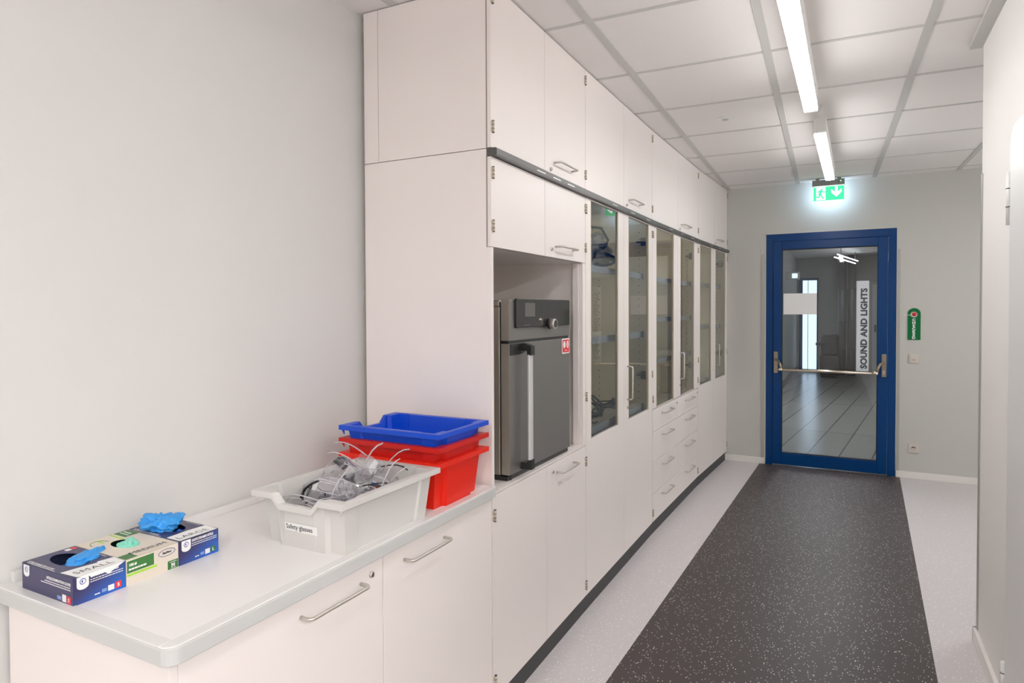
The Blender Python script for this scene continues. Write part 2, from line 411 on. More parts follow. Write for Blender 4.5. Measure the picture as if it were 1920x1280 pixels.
# right wall door (white, only its hinge side in view)
d2 = bpy.data.objects.new('door_2', None); COL.objects.link(d2); d2.location = (XR, 2.80, 0); d2['kind'] = 'structure'
d2['label'] = 'plain white door in the wall at the right edge'; d2['category'] = 'door'
MB().prism([(-1.05, 0), (0, 0), (0, 2.13), (-.012, 2.165), (-.045, 2.195), (-1.05, 2.195)], (-.016, 0, 0), Y, Z, X, .016).build('door_leaf', 'whitep', d2, bevel=.003)
for z0, z1 in ((1.848, 2.04), (.10, .233)):
    mb = MB().cyl((-.014, .022, z0), (-.014, .022, z1), .0095, 16)
    for q in (.33, .68): mb.cyl((-.014, .022, z0+(z1-z0)*q), (-.014, .022, z0+(z1-z0)*q+.004), .0105, 16, 1)
    mb.build('hinge', ['whitep', 'txtgrey'], d2)

# ------------------------------------------------------------------ corridor behind the door
yc0, yc1 = YF+.18, 17.2
mb = MB().poly([(-1.5, yc0-.18, -.002), (3.4, yc0-.18, -.002), (3.4, yc1, -.002), (-1.5, yc1, -.002)])
struct('floor_corridor', mb, 'corrfloor', fix=False)
struct('ceiling_corridor', MB().box(-1.5, yc0, 2.76, 3.4, yc1, 2.84), 'corrceil')
struct('wall_corridor_left', MB().box(.45, 9.6, 0, .60, yc1, 2.76), 'corr')
struct('wall_corridor_end', MB().box(.45, yc1, 0, 3.4, yc1+.1, 2.76), 'corr')
struct('wall_corridor_right', MB().box(2.62, yc0, 0, 2.72, yc1, 2.76), 'corr')
struct('wall_corridor_near', MB().box(-1.6, yc0, 0, -1.5, 9.7, 2.76).box(-1.5, 9.6, 0, .45, 9.7, 2.76), 'corr')
struct('baseboard_corridor', MB().box(.60, 9.6, 0, .62, yc1-.06, .12), 'brown')
dl = bpy.data.objects.new('door_3', None); COL.objects.link(dl); dl.location = (.655, yc1, 0); dl['kind'] = 'structure'
MB().box(0, -.05, 0, .08, 0, 2.27).box(.39, -.05, 0, .42, 0, 2.27).box(.08, -.05, 2.22, .39, 0, 2.27).build('door_frame', 'dblue', dl)
MB().box(.08, -.03, .08, .39, -.02, 2.22).box(.19, -.045, 0, .205, -.03, 2.22, 1).build('glazing', ['daylight', 'whitep'], dl)
dr = bpy.data.objects.new('door_4', None); COL.objects.link(dr); dr.location = (2.15, yc1, 0); dr['kind'] = 'structure'
MB().box(0, -.04, 0, .06, 0, 2.15).box(.06, -.04, 2.09, .47, 0, 2.15).build('door_frame', 'corrceil', dr)
MB().box(.06, -.03, 0, .47, -.005, 2.09).build('door_leaf', 'film', dr)
MB().box(.10, -.06, 1.0, .14, -.03, 1.16).box(.10, -.09, 1.1, .25, -.07, 1.12).build('door_handle', 'dark', dr)
for i, (cx, r, lab) in enumerate(((1.59, .088, 'left tall grey round duct running floor to ceiling behind the door glass'), (1.79, .085, 'right tall grey round duct running floor to ceiling behind the door glass'))):
    mb = MB().cyl((cx, 16.8, 0), (cx, 16.8, 2.76), r, 24)
    for z in (.6, 1.25, 2.0): mb.tube([(cx, 16.8, z-.012), (cx, 16.8, z+.012)], r+.006, 24)
    tag(mb.build('duct_pipe', 'duct'), lab, 'pipe', None)
t = thing('console_cabinet', 'dark brown two-tier cabinet seen through the door glass', 'cabinet', (1.17, 15.9, 0))
MB().box(0, 0, .06, .37, .55, .5).build('lower_body', 'brown', t, bevel=.01)
MB().box(.02, .03, .5, .37, .55, .95).build('upper_body', 'brown', t, bevel=.04)
MB().box(.02, .02, 0, .35, .5, .06).build('plinth', 'black', t)
MB().box(-.09, .0, .72, .16, .06, .78).build('armrest', 'black', t)
t = thing('fire_sign', 'small red fire extinguisher sign seen through the door glass', 'sign', (2.165, yc1-.005, 1.86))
mb = MB().box(0, -.012, 0, .16, 0, .2, 0).box(.02, -.014, .05, .07, -.012, .16, 1).prism(rrect(.09, .03, .13, .16, .015), (0, -.0125, 0), X, Z, -Y, .002, 1)
mb.build('sign_panel', ['redp', 'white'], t)
t = tl = thing('corridor_lamp', 'slim twin tube ceiling light seen through the door glass', 'ceiling light', (1.54, 13.9, 2.58))
dv = Vector((.36, 2.2, 0)); nn = Vector((.12, -.02, 0))
MB().tube([(0, 0, 0), dv], .011, 8).build('tube', 'litd', t)
MB().tube([Vector((-.05, 0, -.05)), dv+Vector((-.05, 0, -.05))], .011, 8).build('tube', 'litd', t)
for yy in (7.6, 10.4):  # unseen lamps added to brighten the corridor
    t2 = thing('corridor_lamp', 'added long corridor fill light, %s, hidden above the door head' % ('nearer' if yy < 9 else 'further'), 'ceiling light', (1.3, yy, 2.70))
    MB().box(0, 0, .02, .12, 1.5, .06).build('housing', 'housing', t2)
    MB().box(.005, .005, 0, .115, 1.495, .02).build('diffuser', 'litc', t2)
for q in (.15, .85):
    MB().cyl(dv*q+Vector((0, 0, .01)), dv*q+Vector((0, 0, .18)), .008, 8).build('suspension', 'txtgrey', tl)
t = thing('corridor_sensor', 'small grey box sensor high on the corridor wall behind the door glass', 'sensor', (.598, 14.2, 2.13))
MB().box(.0, 0, 0, .26, .12, .16).build('housing_box', 'strip', t, bevel=.01)
MB().box(.12, -.01, .03, .22, .0, .12).build('lens', 'daylight', t)

# window-shaped fill light, added unseen in the side recess to the right
w1 = bpy.data.objects.new('fill_window', None); COL.objects.link(w1); w1.location = (XFAR, 3.9, .95); w1['kind'] = 'structure'
mb = MB()
for y in (0, .79, 1.58, 2.37): mb.box(-.05, y-.03, 0, 0, y+.03, 1.3)
mb.box(-.05, -.03, -.04, 0, 2.40, .02).box(-.05, -.03, 1.28, 0, 2.40, 1.34)
mb.build('fill_window_frame', 'whitep', w1)
MB().box(-.02, .0, .02, -.01, 2.37, 1.28).build('glazing', 'winfill', w1)  # glowing pane added to light the cabinet fronts
# ------------------------------------------------------------------ lamps
def lamp(loc, length, rot, label, dm='lit'):
    t = thing('linear_lamp', label, 'ceiling light', loc, rot, None)
    w = .066
    MB().prism([(0, .018), (w, .018), (w, .105), (.006, .108), (0, .10)], (0, 0, 0), X, Z, Y, length).build('housing', 'housing', t, bevel=.004)
    MB().box(.002, .004, 0, w-.002, length-.004, .018).build('diffuser', dm, t, bevel=.004)
    for yy in (.07, length-.07):
        MB().cyl((w/2+.004, yy, .105), (w/2+.004, yy, ZC-loc[2]), .006, 8, 1).box(w/2-.022, yy-.008, .105, w/2+.03, yy+.008, .113).build('suspension', ['dark', 'housing'], t)
    return t
lamp((1.5635, 2.056, 2.553), 1.5, -.001, 'white linear lamp hanging from the ceiling at the top of the view, nearer')
l2 = lamp((1.585, 4.095, 2.553), 1.5, -.009, 'white linear lamp hanging before the exit sign, with its blank end cap towards us')
lamp((1.56, -2.2, 2.553), 1.5, 0, 'added white linear fill lamp overhead, out of the picture behind the viewpoint', 'litb')  # added fill, never in view
for k, (x, y) in enumerate(((3.3, -.9), (3.3, -2.8), (4.9, -.9), (4.9, -2.8))):  # unseen lamps added to even out the light on the fronts
    lamp((x, y, 2.553), 1.5, 0, 'added white linear fill lamp, unseen in the wide part of the room, %s' % ('nearest the side wall', 'by the rear wall', 'far from the worktop', 'in the rear corner')[k], 'litb')
lamp((3.3, 4.2, 2.553), 1.5, 0, 'added white linear fill lamp, unseen in the side recess behind the right wall', 'lit')  # extra lamp added out of view to lift the far cabinets
t = thing('smoke_detector', 'small round white disc flush in a ceiling tile', 'smoke detector', (1.073, 4.174, ZC))
MB().lathe([(.050, 0), (.050, -.003), (.046, -.005), (.0, -.006)], n=28).build('body', 'whitep', t)
MB().lathe([(.020, -.005), (.017, -.010), (0, -.011)], n=20).build('sensor_cap', 'tbar', t)

# ------------------------------------------------------------------ exit sign
t = thing('exit_sign', 'glowing green emergency exit sign with running figure and down arrow', 'sign', (1.455, 6.60, 2.548))
MB().box(0, -.02, .134, .27, .03, .188).build('housing', 'signgrey', t, bevel=.004)
MB().box(.03, -.005, .188, .06, .015, ZC-2.548).build('ceiling_mount', 'signgrey', t)
MB().box(.21, -.005, .188, .24, .015, ZC-2.548).build('ceiling_mount', 'signgrey', t)
mb = MB().box(.012, -.001, 0, .266, .007, .134, 0)
mb.box(.012, .0075, .002, .266, .009, .13, 2)
O = Vector((.012, -.0012, 0)); Uv, Vv, Nv = X, Z, -Y
pp = lambda pts, m=1, t_=.0004, off=0: mb.prism(pts, O+Nv*off, Uv, Vv, Nv, t_, m)
pp([(.022, .006), (.100, .006), (.100, .122), (.022, .122)])
pp([(0, .128), (.254, .128), (.254, .133), (0, .133)])
pp([(.179, .120), (.201, .120), (.201, .070), (.232, .100), (.232, .070), (.190, .028), (.148, .070), (.148, .100), (.179, .070)])
gp = lambda pts: mb.prism(pts, O+Nv*.0006, Uv, Vv, Nv, .0004, 0)
gp([(.070+.009*math.cos(a*PI/6), .104+.009*math.sin(a*PI/6)) for a in range(12)])
def limb(pts, w):
    for (a, b) in zip(pts[:-1], pts[1:]):
        a, b = Vector((*a, 0)), Vector((*b, 0)); d = (b-a).normalized(); n = Vector((-d.y, d.x, 0))*w
        gp([(p.x, p.y) for p in (a-n-d*w*.5, b-n+d*w*.5, b+n+d*w*.5, a+n-d*w*.5)])
limb([(.062, .092), (.052, .060)], .011)
limb([(.062, .092), (.044, .090), (.034, .072)], .005)
limb([(.064, .090), (.082, .078), (.112, .078)], .005)
limb([(.050, .060), (.048, .034), (.010, .034)], .0065)
limb([(.056, .060), (.072, .034), (.084, .018)], .0065)
mb.build('lit_panel', ['exitg', 'exitw', 'exitback'], t, fix=False)
MB().lathe([(.004, 0), (.003, .003)], (.238, -.02, .168), (0, -1, 0), 10).build('status_led', 'led', t)
MB().lathe([(.005, 0), (.005, .003)], (.222, -.02, .158), (0, -1, 0), 10).build('test_button', 'black', t)

# ------------------------------------------------------------------ far wall fittings
t = thing('hanging_tag', 'green plastic tag reading CHECKED with red knob, beside the blue door', 'sign', (2.237, YF, 1.258))
mb = MB(); w = .1
mb.prism([(0, 0), (w, 0)]+arcpts((w/2, .237), w/2, 0, PI, 14), (0, -.002, 0), X, Z, -Y, .005, 0)
mb.build('tag_plate', 'tag', t, bevel=.001)
mb = MB()
for i, ch in enumerate('CHECKED'):
    mb.text(ch, .030, (w/2-.002, -.007, .176-.0268*i-.006), X, Z, -Y, 0, bold=.0016, align='CENTER', sx=1.15)
mb.build('lettering', 'white', t)
MB().lathe([(.026, 0), (.026, .004), (.022, .006)], (w/2-.002, -.006, .228), (0, -1, 0), 24).box(-.026, -.008, .222, .03, -.005, .2255).build('white_ring', 'white', t)
MB().lathe([(.018, 0), (.019, .014), (.014, .02), (0, .021)], (w/2, -.012, .232), (0, -1, 0), 24).build('red_knob', 'tagred', t)
t = thing('wall_switch', 'white rocker switch plate beside the blue door, below the green tag', 'switch', (2.247, YF, 1.048))
MB().box(0, -.009, 0, .081, 0, .081).build('plate', 'ivory', t, bevel=.002)
MB().box(.013, -.014, .041, .068, -.009, .068).build('rocker', 'ivory', t, bevel=.002)
MB().box(.013, -.013, .013, .068, -.009, .039).box(.026, -.0136, .026, .052, -.0128, .031, 1).build('rocker', ['ivory', 'txtgrey'], t, bevel=.001)
t = thing('power_socket', 'white single power socket low on the far wall', 'socket', (2.251, YF, .234))
MB().box(0, -.008, 0, .081, 0, .081).build('plate', 'ivory', t, bevel=.002)
mb = MB().lathe([(.021, 0), (.021, .004), (.019, .005)], (.0405, -.008, .0405), (0, -1, 0), 24)
mb.prism(arcpts((0, 0), .0165, .1, PI-.1, 12), (.0405, -.0131, .0415), X, Z, -Y, .0004, 1)
mb.prism(arcpts((0, 0), .003, 0, 2*PI, 8), (.0405, -.0131, .030), X, Z, -Y, .0004, 1)
mb.prism(arcpts((0, 0), .006, 0, PI, 8), (.0405, -.0137, .045), X, Z, -Y, .0004, 0)
mb.build('socket_insert', ['ivory', 'dark'], t)

# ------------------------------------------------------------------ cabinet hardware
def handle_pts(a, b, out, r=.014, n=5):
    """bow handle from foot a to foot b (2D along direction), standing `out` proud"""
    a, b = Vector(a), Vector(b); d = (b-a).normalized(); o = Vector((0, -out, 0))
    c1 = a+o; c2 = b+o; pts = [a]
    for i in range(n+1):
        t_ = PI/2*i/n; pts.append(c1+d*r*(1-math.cos(t_))+Vector((0, r*(1-math.sin(t_)), 0)))
    for i in range(n+1):
        t_ = PI/2*i/n; pts.append(c2-d*r*(1-math.sin(t_))+Vector((0, r*(1-math.cos(t_)), 0)))
    pts.append(b); return pts
def add_handle(parent, a, b, out=.034, mat_='steel', r=.0048):
    MB().tube(handle_pts(a, b, out), r, 10).build('handle', mat_, parent)
_shared = {}
def shared(key, make, parent, loc):
    if key not in _shared:
        o = make(); _shared[key] = o.data; o.parent = parent; o.location = loc; return o
    o = bpy.data.objects.new(key, _shared[key]); COL.objects.link(o); o.parent = parent; o.location = loc; return o
def mk_hinge():
    mb = MB().cyl((0, -.004, -.021), (0, -.004, .021), .0048, 12)
    mb.box(-.011, -.0025, -.019, -.0035, .0005, -.004, 0).box(.0035, -.0025, -.019, .011, .0005, -.004, 0)
    mb.box(-.011, -.0025, .004, -.0035, .0005, .019, 0).box(.0035, -.0025, .004, .011, .0005, .019, 0)
    for z in (-.0215, -.007, .007, .0215): mb.cyl((0, -.004, z-.001), (0, -.004, z+.001), .0056, 12, 1)
    return mb.build('hinge', ['nickel', 'dark'])
def mk_lock():
    mb = MB().lathe([(.0085, 0), (.0085, .004), (.0075, .006), (.004, .0062)], (0, 0, 0), (0, -1, 0), 20)
    mb.box(-.0012, -.0075, -.0055, .0012, -.0055, .0055, 1)
    return mb.build('lock', ['steel', 'black'])
def hinge(p, x, z): return shared('hinge', mk_hinge, p, (x, 0, z))
def lock(p, x, z): return shared('lock', mk_lock, p, (x, 0, z))
DT = .018
def solid_door(par, x0, x1, z0, z1, hinges=(), handle=None, lk=None, name='door'):
    d = MB().box(x0+.002, 0, z0+.0015, x1-.002, DT, z1-.0015, 0).box(x0+.0002, DT-.003, z0+.0002, x1-.0002, DT+.0008, z1-.0002, 1).build(name, ['cab', 'gap'], par, bevel=.001)
    for h in hinges: hinge(d, *h)
    if handle: add_handle(d, *handle)
    if lk: lock(d, *lk)
    return d
def glass_door(par, x0, x1, z0, z1, gx0, gx1, gzb, gzt, hinges=(), handle=None, lk=None):
    x0 += .0015; x1 -= .0015; z0 += .0015; z1 -= .0015
    mb = MB().box(x0, 0, z0, gx0, DT, z1).box(gx1, 0, z0, x1, DT, z1).box(gx0, 0, z0, gx1, DT, gzb).box(gx0, 0, gzt, gx1, DT, z1)
    d = mb.build('glass_door', 'cab', par)
    MB().poly([(gx0, .007, gzb), (gx1, .007, gzb), (gx1, .007, gzt), (gx0, .007, gzt)]).build('glass_pane', 'glass', d)
    e = .006
    MB().box(gx1, .001, gzb, gx1+.012, .004, gzt).build('glazing_bead', 'beige', d) if False else None
    MB().box(gx0-.001, -.001, gzb-.004, gx0+.003, .004, gzt).box(gx1-.003, -.001, gzb-.004, gx1+.003, .004, gzt).build('glazing_bead', 'beige', d)
    for h in hinges: hinge(d, *h)
    if handle: add_handle(d, *handle)
    if lk: lock(d, *lk)
    return d

P = [(.6158, 1.9473), (.6020, 2.9429), (.5953, 4.2057), (.6148, 5.5928), (.6638, 6.7605)]
def unit_frame(i):
    a, b = Vector(P[i]), Vector(P[i+1]); d = b-a
    return (a.x, a.y, 0), math.atan2(d.y, d.x), d.length
DEP = .585; DIN = .44
ZT0, ZT1 = 2.142, 2.7475     # overhead cabinets
ZB, ZL = .088, 2.112        # tall cabinets
mids = [.491, .633, .69, .60]
ups = ['white overhead cabinet above the oven niche, nearest of the ceiling row', 'white overhead cabinet above the glass doors holding the black cables', 'white overhead cabinet above the drawer unit', 'white overhead cabinet at the far wall, furthest of the ceiling row']
for i in range(4):
    loc, rz, w = unit_frame(i)
    t = thing('overhead_cabinet', ups[i], 'cabinet', loc, rz, 'overhead cabinets in a row under the ceiling')
    x1 = w-.001 if i < 3 else w-.028
    MB().box(.001, .02, ZT0, x1, DEP, ZT1).build('carcass', 'cab', t, bevel=.001)
    if i == 0: MB().box(.0005, .512, ZT0+.001, .0015, .514, ZT1-.001).build('panel_joint', 'strip', t)
    m = mids[i]
    hl = [(.013, 2.69), (.013, 2.22)] if i == 0 else []
    solid_door(t, 0, m, ZT0, ZT1, hl)
    hx = {0: (.597, .81), 1: (.733, .955), 2: (.786, 1.03), 3: (.70, .90)}[i]
    lx = {0: .554, 1: .691, 2: .747, 3: .64}[i]
    solid_door(t, m, w, ZT0, ZT1, [(w-.004, 2.69), (w-.004, 2.22)], ((hx[0], 0, 2.204), (hx[1], 0, 2.204)), (lx, 2.167))

# dark rail between the rows, one continuous thing
mb = MB()
for i in range(4):
    a, b = Vector(P[i]), Vector(P[i+1]); d = (b-a).normalized(); n = Vector((d.y, -d.x))
    A3, D3, N3 = Vector((*a, 0)), Vector((*d, 0)), Vector((*n, 0)); L = (b-a).length
    mb.prism([(-.017, 2.1125), (.022, 2.1125), (.022, 2.117), (.0235, 2.117), (.0235, 2.139), (.020, 2.139), (.018, 2.1415), (-.017, 2.1415)], A3+D3*(0 if i else .004), N3, Z, D3, L-(0 if i else .004), 0)
    k = .36
    while k < L-.15:
        mb.prism([(k, 2.1225), (k+.085, 2.1225), (k+.085, 2.1265), (k, 2.1265)], A3+N3*.0235, D3, Z, N3, .0006, 1); k += .17 if i == 0 else .34  # rail slots, their bright reflections put in as silver strips
tag(mb.build('ladder_rail', ['rail', 'silver']), 'dark grey metal rail running along the whole cabinet row under the overhead cabinets', 'rail')

def cab_shell(t, w, z0, z1, zin0, depth=DIN, x1=None, holes=True):
    """open carcass: sides, back, top, bottom"""
    x1 = w-.0005 if x1 is None else x1
    T = .02; y0 = .0205
    mb = MB().box(.0005, y0, z0, T, depth, z1); mb.build('side_panel', 'cabin', t)
    mb = MB().box(x1-T, y0, z0, x1, depth, z1, 0)
    if holes:
        z = zin0+.06
        while z < z1-.06:
            for yy in (.085, .37): mb.prism(arcpts((0, 0), .0038, 0, 2*PI*.9, 6), (x1-T-.0004, yy, z), Y, Z, X, .0003, 1)
            z += .045
    mb.build('side_panel', ['cabin', 'txtgrey'], t)
    MB().box(T, depth-.012, z0, x1-T, depth, z1).build('back_panel', 'cabin', t)
    MB().box(T, y0, z1-.02, x1-T, depth-.012, z1).build('top_panel', 'cabin', t)
    MB().box(T, y0, z0, x1-T, depth-.012, z0+.02).build('bottom_panel', 'cabin', t)
def shelf(t, x0, x1, ztop, th=.035, edge=True, y0=.055, depth=DIN):
    s_ = MB().box(x0, y0+.004, ztop-.02, x1, depth-.014, ztop).build('shelf', 'shelfs', t)
    if edge:
        MB().box(x0+.001, y0, ztop-th, x1-.045, y0+.006, ztop+.001).box(x1-.045, y0-.001, ztop-th-.002, x1-.001, y0+.006, ztop+.001, 1).build('shelf_edge', ['shelfe', 'shelfcap'], s_)
def plinth(t, w): MB().box(0, .012, 0, w, .42, ZB).build('plinth', 'plinth', t)
def inner_hinge(t, x, zs):
    for z in zs:
        MB().box(x-.02, .03, z-.028, x-.004, .07, z+.028).box(x-.018, .02, z-.008, x-.004, .10, z+.008).build('cup_hinge', 'dark', t, bevel=.003)

# ---- unit 1: tall cabinet with the oven niche
loc, rz, w = unit_frame(0)
t = thing('tall_cabinet', 'white tall cabinet with an open niche holding the oven, nearest of the row', 'cabinet', loc, rz, 'tall cabinets in a row along the left wall')
MB().box(.0005, .02, ZB+.002, .02, DEP, 2.139).build('side_panel', 'cab', t, bevel=.0008)
MB().box(.0007, .001, .862, .019, .02, 1.778).build('niche_lipping', 'cab', t)
MB().box(.955, .001, .862, w-.001, .02, 1.778).build('niche_lipping', 'cab', t)
MB().box(w-.02, .0205, ZB+.002, w-.0005, DEP, 2.139).build('side_panel', 'cab', t)
MB().box(.945, .0212, .866, w-.021, .05, 1.776).build('jamb', 'cab', t)
MB().box(.02, DEP-.012, ZB+.002, w-.02, DEP, 2.139).build('back_panel', 'cabin', t)
MB().box(.02, .02, 1.779, w-.02, DEP-.012, 1.80).build('niche_top', 'cab', t)
MB().box(.02, .02, 2.115, w-.02, DEP-.012, 2.139).build('top_panel', 'cab', t)
MB().box(.02, .001, .858, w-.02, DEP-.012, .866).build('niche_floor', 'cab', t)
MB().box(.02, .0205, ZB+.002, w-.02, DEP-.012, .11).build('bottom_panel', 'cab', t)
plinth(t, w)
m = .491
solid_door(t, 0, m, 1.778, ZL, [(.013, 2.052), (.013, 1.856)])
solid_door(t, m, w, 1.778, ZL, [(w-.004, 2.052), (w-.004, 1.856)], ((.606, 0, 1.829), (.815, 0, 1.829)), (.56, 1.815))
m = .50
solid_door(t, 0, m, ZB, .856, [(.013, .78), (.013, .157)])
solid_door(t, m, w, ZB, .856, [(w-.004, .777), (w-.004, .145)], ((.612, 0, .808), (.823, 0, .808)), (.566, .819))

# ---- unit 2
loc, rz, w = unit_frame(1)
t = thing('tall_cabinet', 'white tall cabinet with two glass doors showing bagged goggles and black cables', 'cabinet', loc, rz, 'tall cabinets in a row along the left wall')
cab_shell(t, w, ZB+.002, 2.139, .88)
plinth(t, w)
shelf(t, .021, w-.021, 1.785); shelf(t, .021, w-.021, 1.395, .038); shelf(t, .021, w-.021, .907, .06)
glass_door(t, 0, .633, ZB, ZL, .075, .524, .879, 2.104, [(.004, 2.05), (.004, 1.104)])
glass_door(t, .633, w, ZB, ZL, .725, 1.172, .879, 2.104, [(w-.004, 2.05), (w-.004, 1.105)], ((.701, 0, 1.203), (.701, 0, 1.003)), (.70, .955))
inner_hinge(t, w-.022, (2.0, 1.10))

# ---- unit 3: glass doors over drawers
loc, rz, w = unit_frame(2)
t = thing('tall_cabinet', 'white tall cabinet with glass doors over eight drawers', 'cabinet', loc, rz, 'tall cabinets in a row along the left wall')
cab_shell(t, w, ZB+.002, 2.139, .87)
plinth(t, w)
MB().box(.021, .0205, .845, w-.021, DIN-.013, .864).build('middle_panel', 'cabin', t)
for z in (1.777, 1.487, 1.185): shelf(t, .021, w-.021, z, .034)
glass_door(t, 0, .69, .864, ZL, .10, .566, .868, 2.104, [(.014, 2.05), (.014, .932)])
glass_door(t, .69, w, .864, ZL, .775, 1.238, .868, 2.104, [(w-.006, 2.05), (w-.006, .93)], ((.763, 0, 1.204), (.763, 0, 1.003)), (.762, .952))
inner_hinge(t, w-.022, (2.0, 1.06))
zl = [.860, .706, .500, .281, ZB]
for c, (x0, x1, h0, h1) in enumerate(((.010, .69, .240, .475), (.69, w-.012, .925, 1.165))):
    for k in range(4):
        d = MB().box(x0+.002, 0, zl[k+1]+.002, x1-.002, DT, zl[k]-.002, 0).box(x0+.0002, DT-.003, zl[k+1]+.0002, x1-.0002, DT+.0008, zl[k]-.0002, 1).build('drawer_front', ['cab', 'gap'], t, bevel=.001)
        hz = (.812, .657, .448, .236)[k]
        add_handle(d, (h0, 0, hz), (h1, 0, hz))
        if k == 0: lock(d, .665 if c == 0 else 1.356, .826)
hinge(t, .014, .153); hinge(t, w-.006, .145)

# ---- unit 4
loc, rz, w = unit_frame(3)
t = thing('tall_cabinet', 'white tall cabinet with two glass doors next to the far wall', 'cabinet', loc, rz, 'tall cabinets in a row along the left wall')
cab_shell(t, w, ZB+.002, 2.139, .88, x1=w-.028)
plinth(t, w)
for z in (1.785, 1.393): shelf(t, .021, w-.05, z)
shelf(t, .021, w-.05, .895, .02)
glass_door(t, 0, .585, ZB, ZL, .067, .480, .878, 2.104, [(.004, 2.05), (.004, 1.105)])
glass_door(t, .585, w, ZB, ZL, .658, 1.085, .878, 2.104, [(w-.004, 2.05), (w-.004, 1.11), (w-.004, .163)], ((.68, 0, 1.204), (.68, 0, 1.003)), (.664, .958))
inner_hinge(t, w-.055, (2.0, 1.10))

# ------------------------------------------------------------------ base cabinet and worktop
t = thing('base_cabinet', 'low white base cabinet with two doors under the worktop', 'cabinet', (.616, .655, 0), PI/2)
wb = 1.9455-.655
MB().box(0, .0, .02, .0185, .595, .858).build('end_panel', 'cab', t, bevel=.0008)
MB().box(.02, .02, ZB+.002, wb-.012, .585, .857).build('carcass', 'cab', t)
MB().box(.02, .012, 0, wb-.012, .42, .088).build('plinth', 'plinth', t)
solid_door(t, .0175, .655, ZB, .856, (), ((.343, 0, .805), (.560, 0, .805)), (.604, .815))
solid_door(t, .655, wb-.004, ZB, .856, (), ((.755, 0, .805), (.968, 0, .805)))
t = thing('worktop', 'glossy white laboratory worktop with raised grey edge', 'worktop', (0, 0, 0))
xe, y0, y1 = .640, .637, 1.9325
R = .028
outl = [(.002, y0), (xe-R, y0)]+arcpts((xe-R, y0+R), R, -PI/2, 0, 8)[1:]+[(xe, y1), (.002, y1)]
MB().prism(outl, (0, 0, .860), X, Y, Z, .036, 0).build('slab', 'tope', t, bevel=.003, seg=3)
inn = .040
rim_o = outl
ri = [(.042, y0+inn), (xe-inn, y0+inn), (xe-inn, y1), (.042, y1)]
mb = MB()
# raised rim: outer band around front, near end and back
mb.prism([(xe-.030, y0+.030), (xe-R, y0), *arcpts((xe-R, y0+R), R, -PI/2, 0, 8)[1:], (xe, y1), (xe-.030, y1)], (0, 0, .8955), X, Y, Z, .0045)
mb.prism([(.002, y0), (xe-R, y0), (xe-.030, y0+.030), (.002, y0+.030)], (0, 0, .8955), X, Y, Z, .0045)
mb.prism([(.002, y0+.030), (.020, y0+.030), (.020, y1), (.002, y1)], (0, 0, .8955), X, Y, Z, .026)
mb.build('raised_edge', 'rimtop', t, bevel=.002, seg=3)
MB().box(.0205, y0+.0305, .8958, xe-.0305, y1, .8985).build('work_surface', 'topw', t, bevel=.001)
ZW = .8985

# ------------------------------------------------------------------ oven
loc, rz, _ = unit_frame(0)
t = thing('drying_oven', 'grey stainless steel laboratory oven with black display, standing in the niche', 'oven', (0, 0, 0))
yA, yB, xf = 2.118, 2.736, .600
MB().box(.06, yA+.006, .885, xf-.046, yB-.004, 1.560).box(.08, yA+.002, 1.56, xf-.046, yB-.002, 1.584).build('body', 'ovenside', t, bevel=.004)
MB().box(.08, yA+.01, .888, xf-.03, yB-.01, 1.575).build('inner_gap', 'black', t)
MB().box(.08, yA+.004, .8665, xf-.012, yB+.004, .884).build('base_frame', 'black', t, bevel=.002)
cp = MB().box(xf-.036, yA, 1.423, xf, yB, 1.586).build('control_panel', 'ovenfront', t, bevel=.002)
dsp = MB().prism(rrect(2.160, 1.4735, 2.712, 1.591, .008), (xf, 0, 0), Y, Z, X, .011).build('display', 'blackgl', cp, bevel=.002)
MB().box(xf+.0112, 2.235, 1.518, xf+.0117, 2.330, 1.574).build('touch_screen', 'screen', dsp)
mb = MB()
for k in range(4): mb.box(xf+.0112, 2.225+.014*k, 1.4815, xf+.0117, 2.235+.014*k, 1.4855)
mb.box(xf+.0112, 2.372, 1.502, xf+.0117, 2.396, 1.509, 1)
mb.build('display_marking', ['txtgrey', 'nickel'], dsp)
kn = MB().lathe([(.024, 0), (.024, .008), (.021, .010)], (xf+.011, 2.475, 1.484), (1, 0, 0), 28)
kn.lathe([(.0225, .010), (.0225, .028), (.021, .031)], (xf+.011, 2.475, 1.484), (1, 0, 0), 28, 1)
kn.lathe([(.0170, .0305), (.0165, .032)], (xf+.011, 2.475, 1.484), (1, 0, 0), 28, 0)
kn.build('control_knob', ['black', 'steel'], cp)
dr_ = MB().box(xf-.036, yA, .890, xf, yB, 1.412).build('oven_door', 'ovenfront', t, bevel=.002)
MB().box(xf-.030, yA+.004, 1.412, xf-.006, yB-.004, 1.423).build('door_gasket', 'black', t)
MB().box(xf-.0365, yA-.0008, .892, xf-.001, yA+.001, 1.411).box(xf-.0365, yA-.0008, 1.424, xf-.001, yA+.001, 1.585).build('edge_trim', 'ovenside', t)
xh = .637
MB().box(xh-.006, 2.213, .935, xh+.006, 2.246, 1.372).build('handle_bar', 'silver', dr_, bevel=.004)
mb = MB().prism([(2.122, 1.365), (2.122, 1.412), (2.25, 1.412), (2.252, 1.372), (2.21, 1.367)], (xf+.0003, 0, 0), Y, Z, X, .004)
mb.prism([(0, 0), (.0, .03), (.020, .03), (.050, .018), (.050, -.018), (.030, -.018), (.028, 0)], (xf, 2.247, 1.380), X, Z, -Y, .034)
mb.build('handle_bracket', 'black', dr_, bevel=.002)
MB().prism([(0, 0), (.0, -.028), (.048, -.028), (.048, .012), (.030, .012), (.028, 0)], (xf, 2.247, .925), X, Z, -Y, .034).build('handle_bracket', 'black', dr_, bevel=.002)
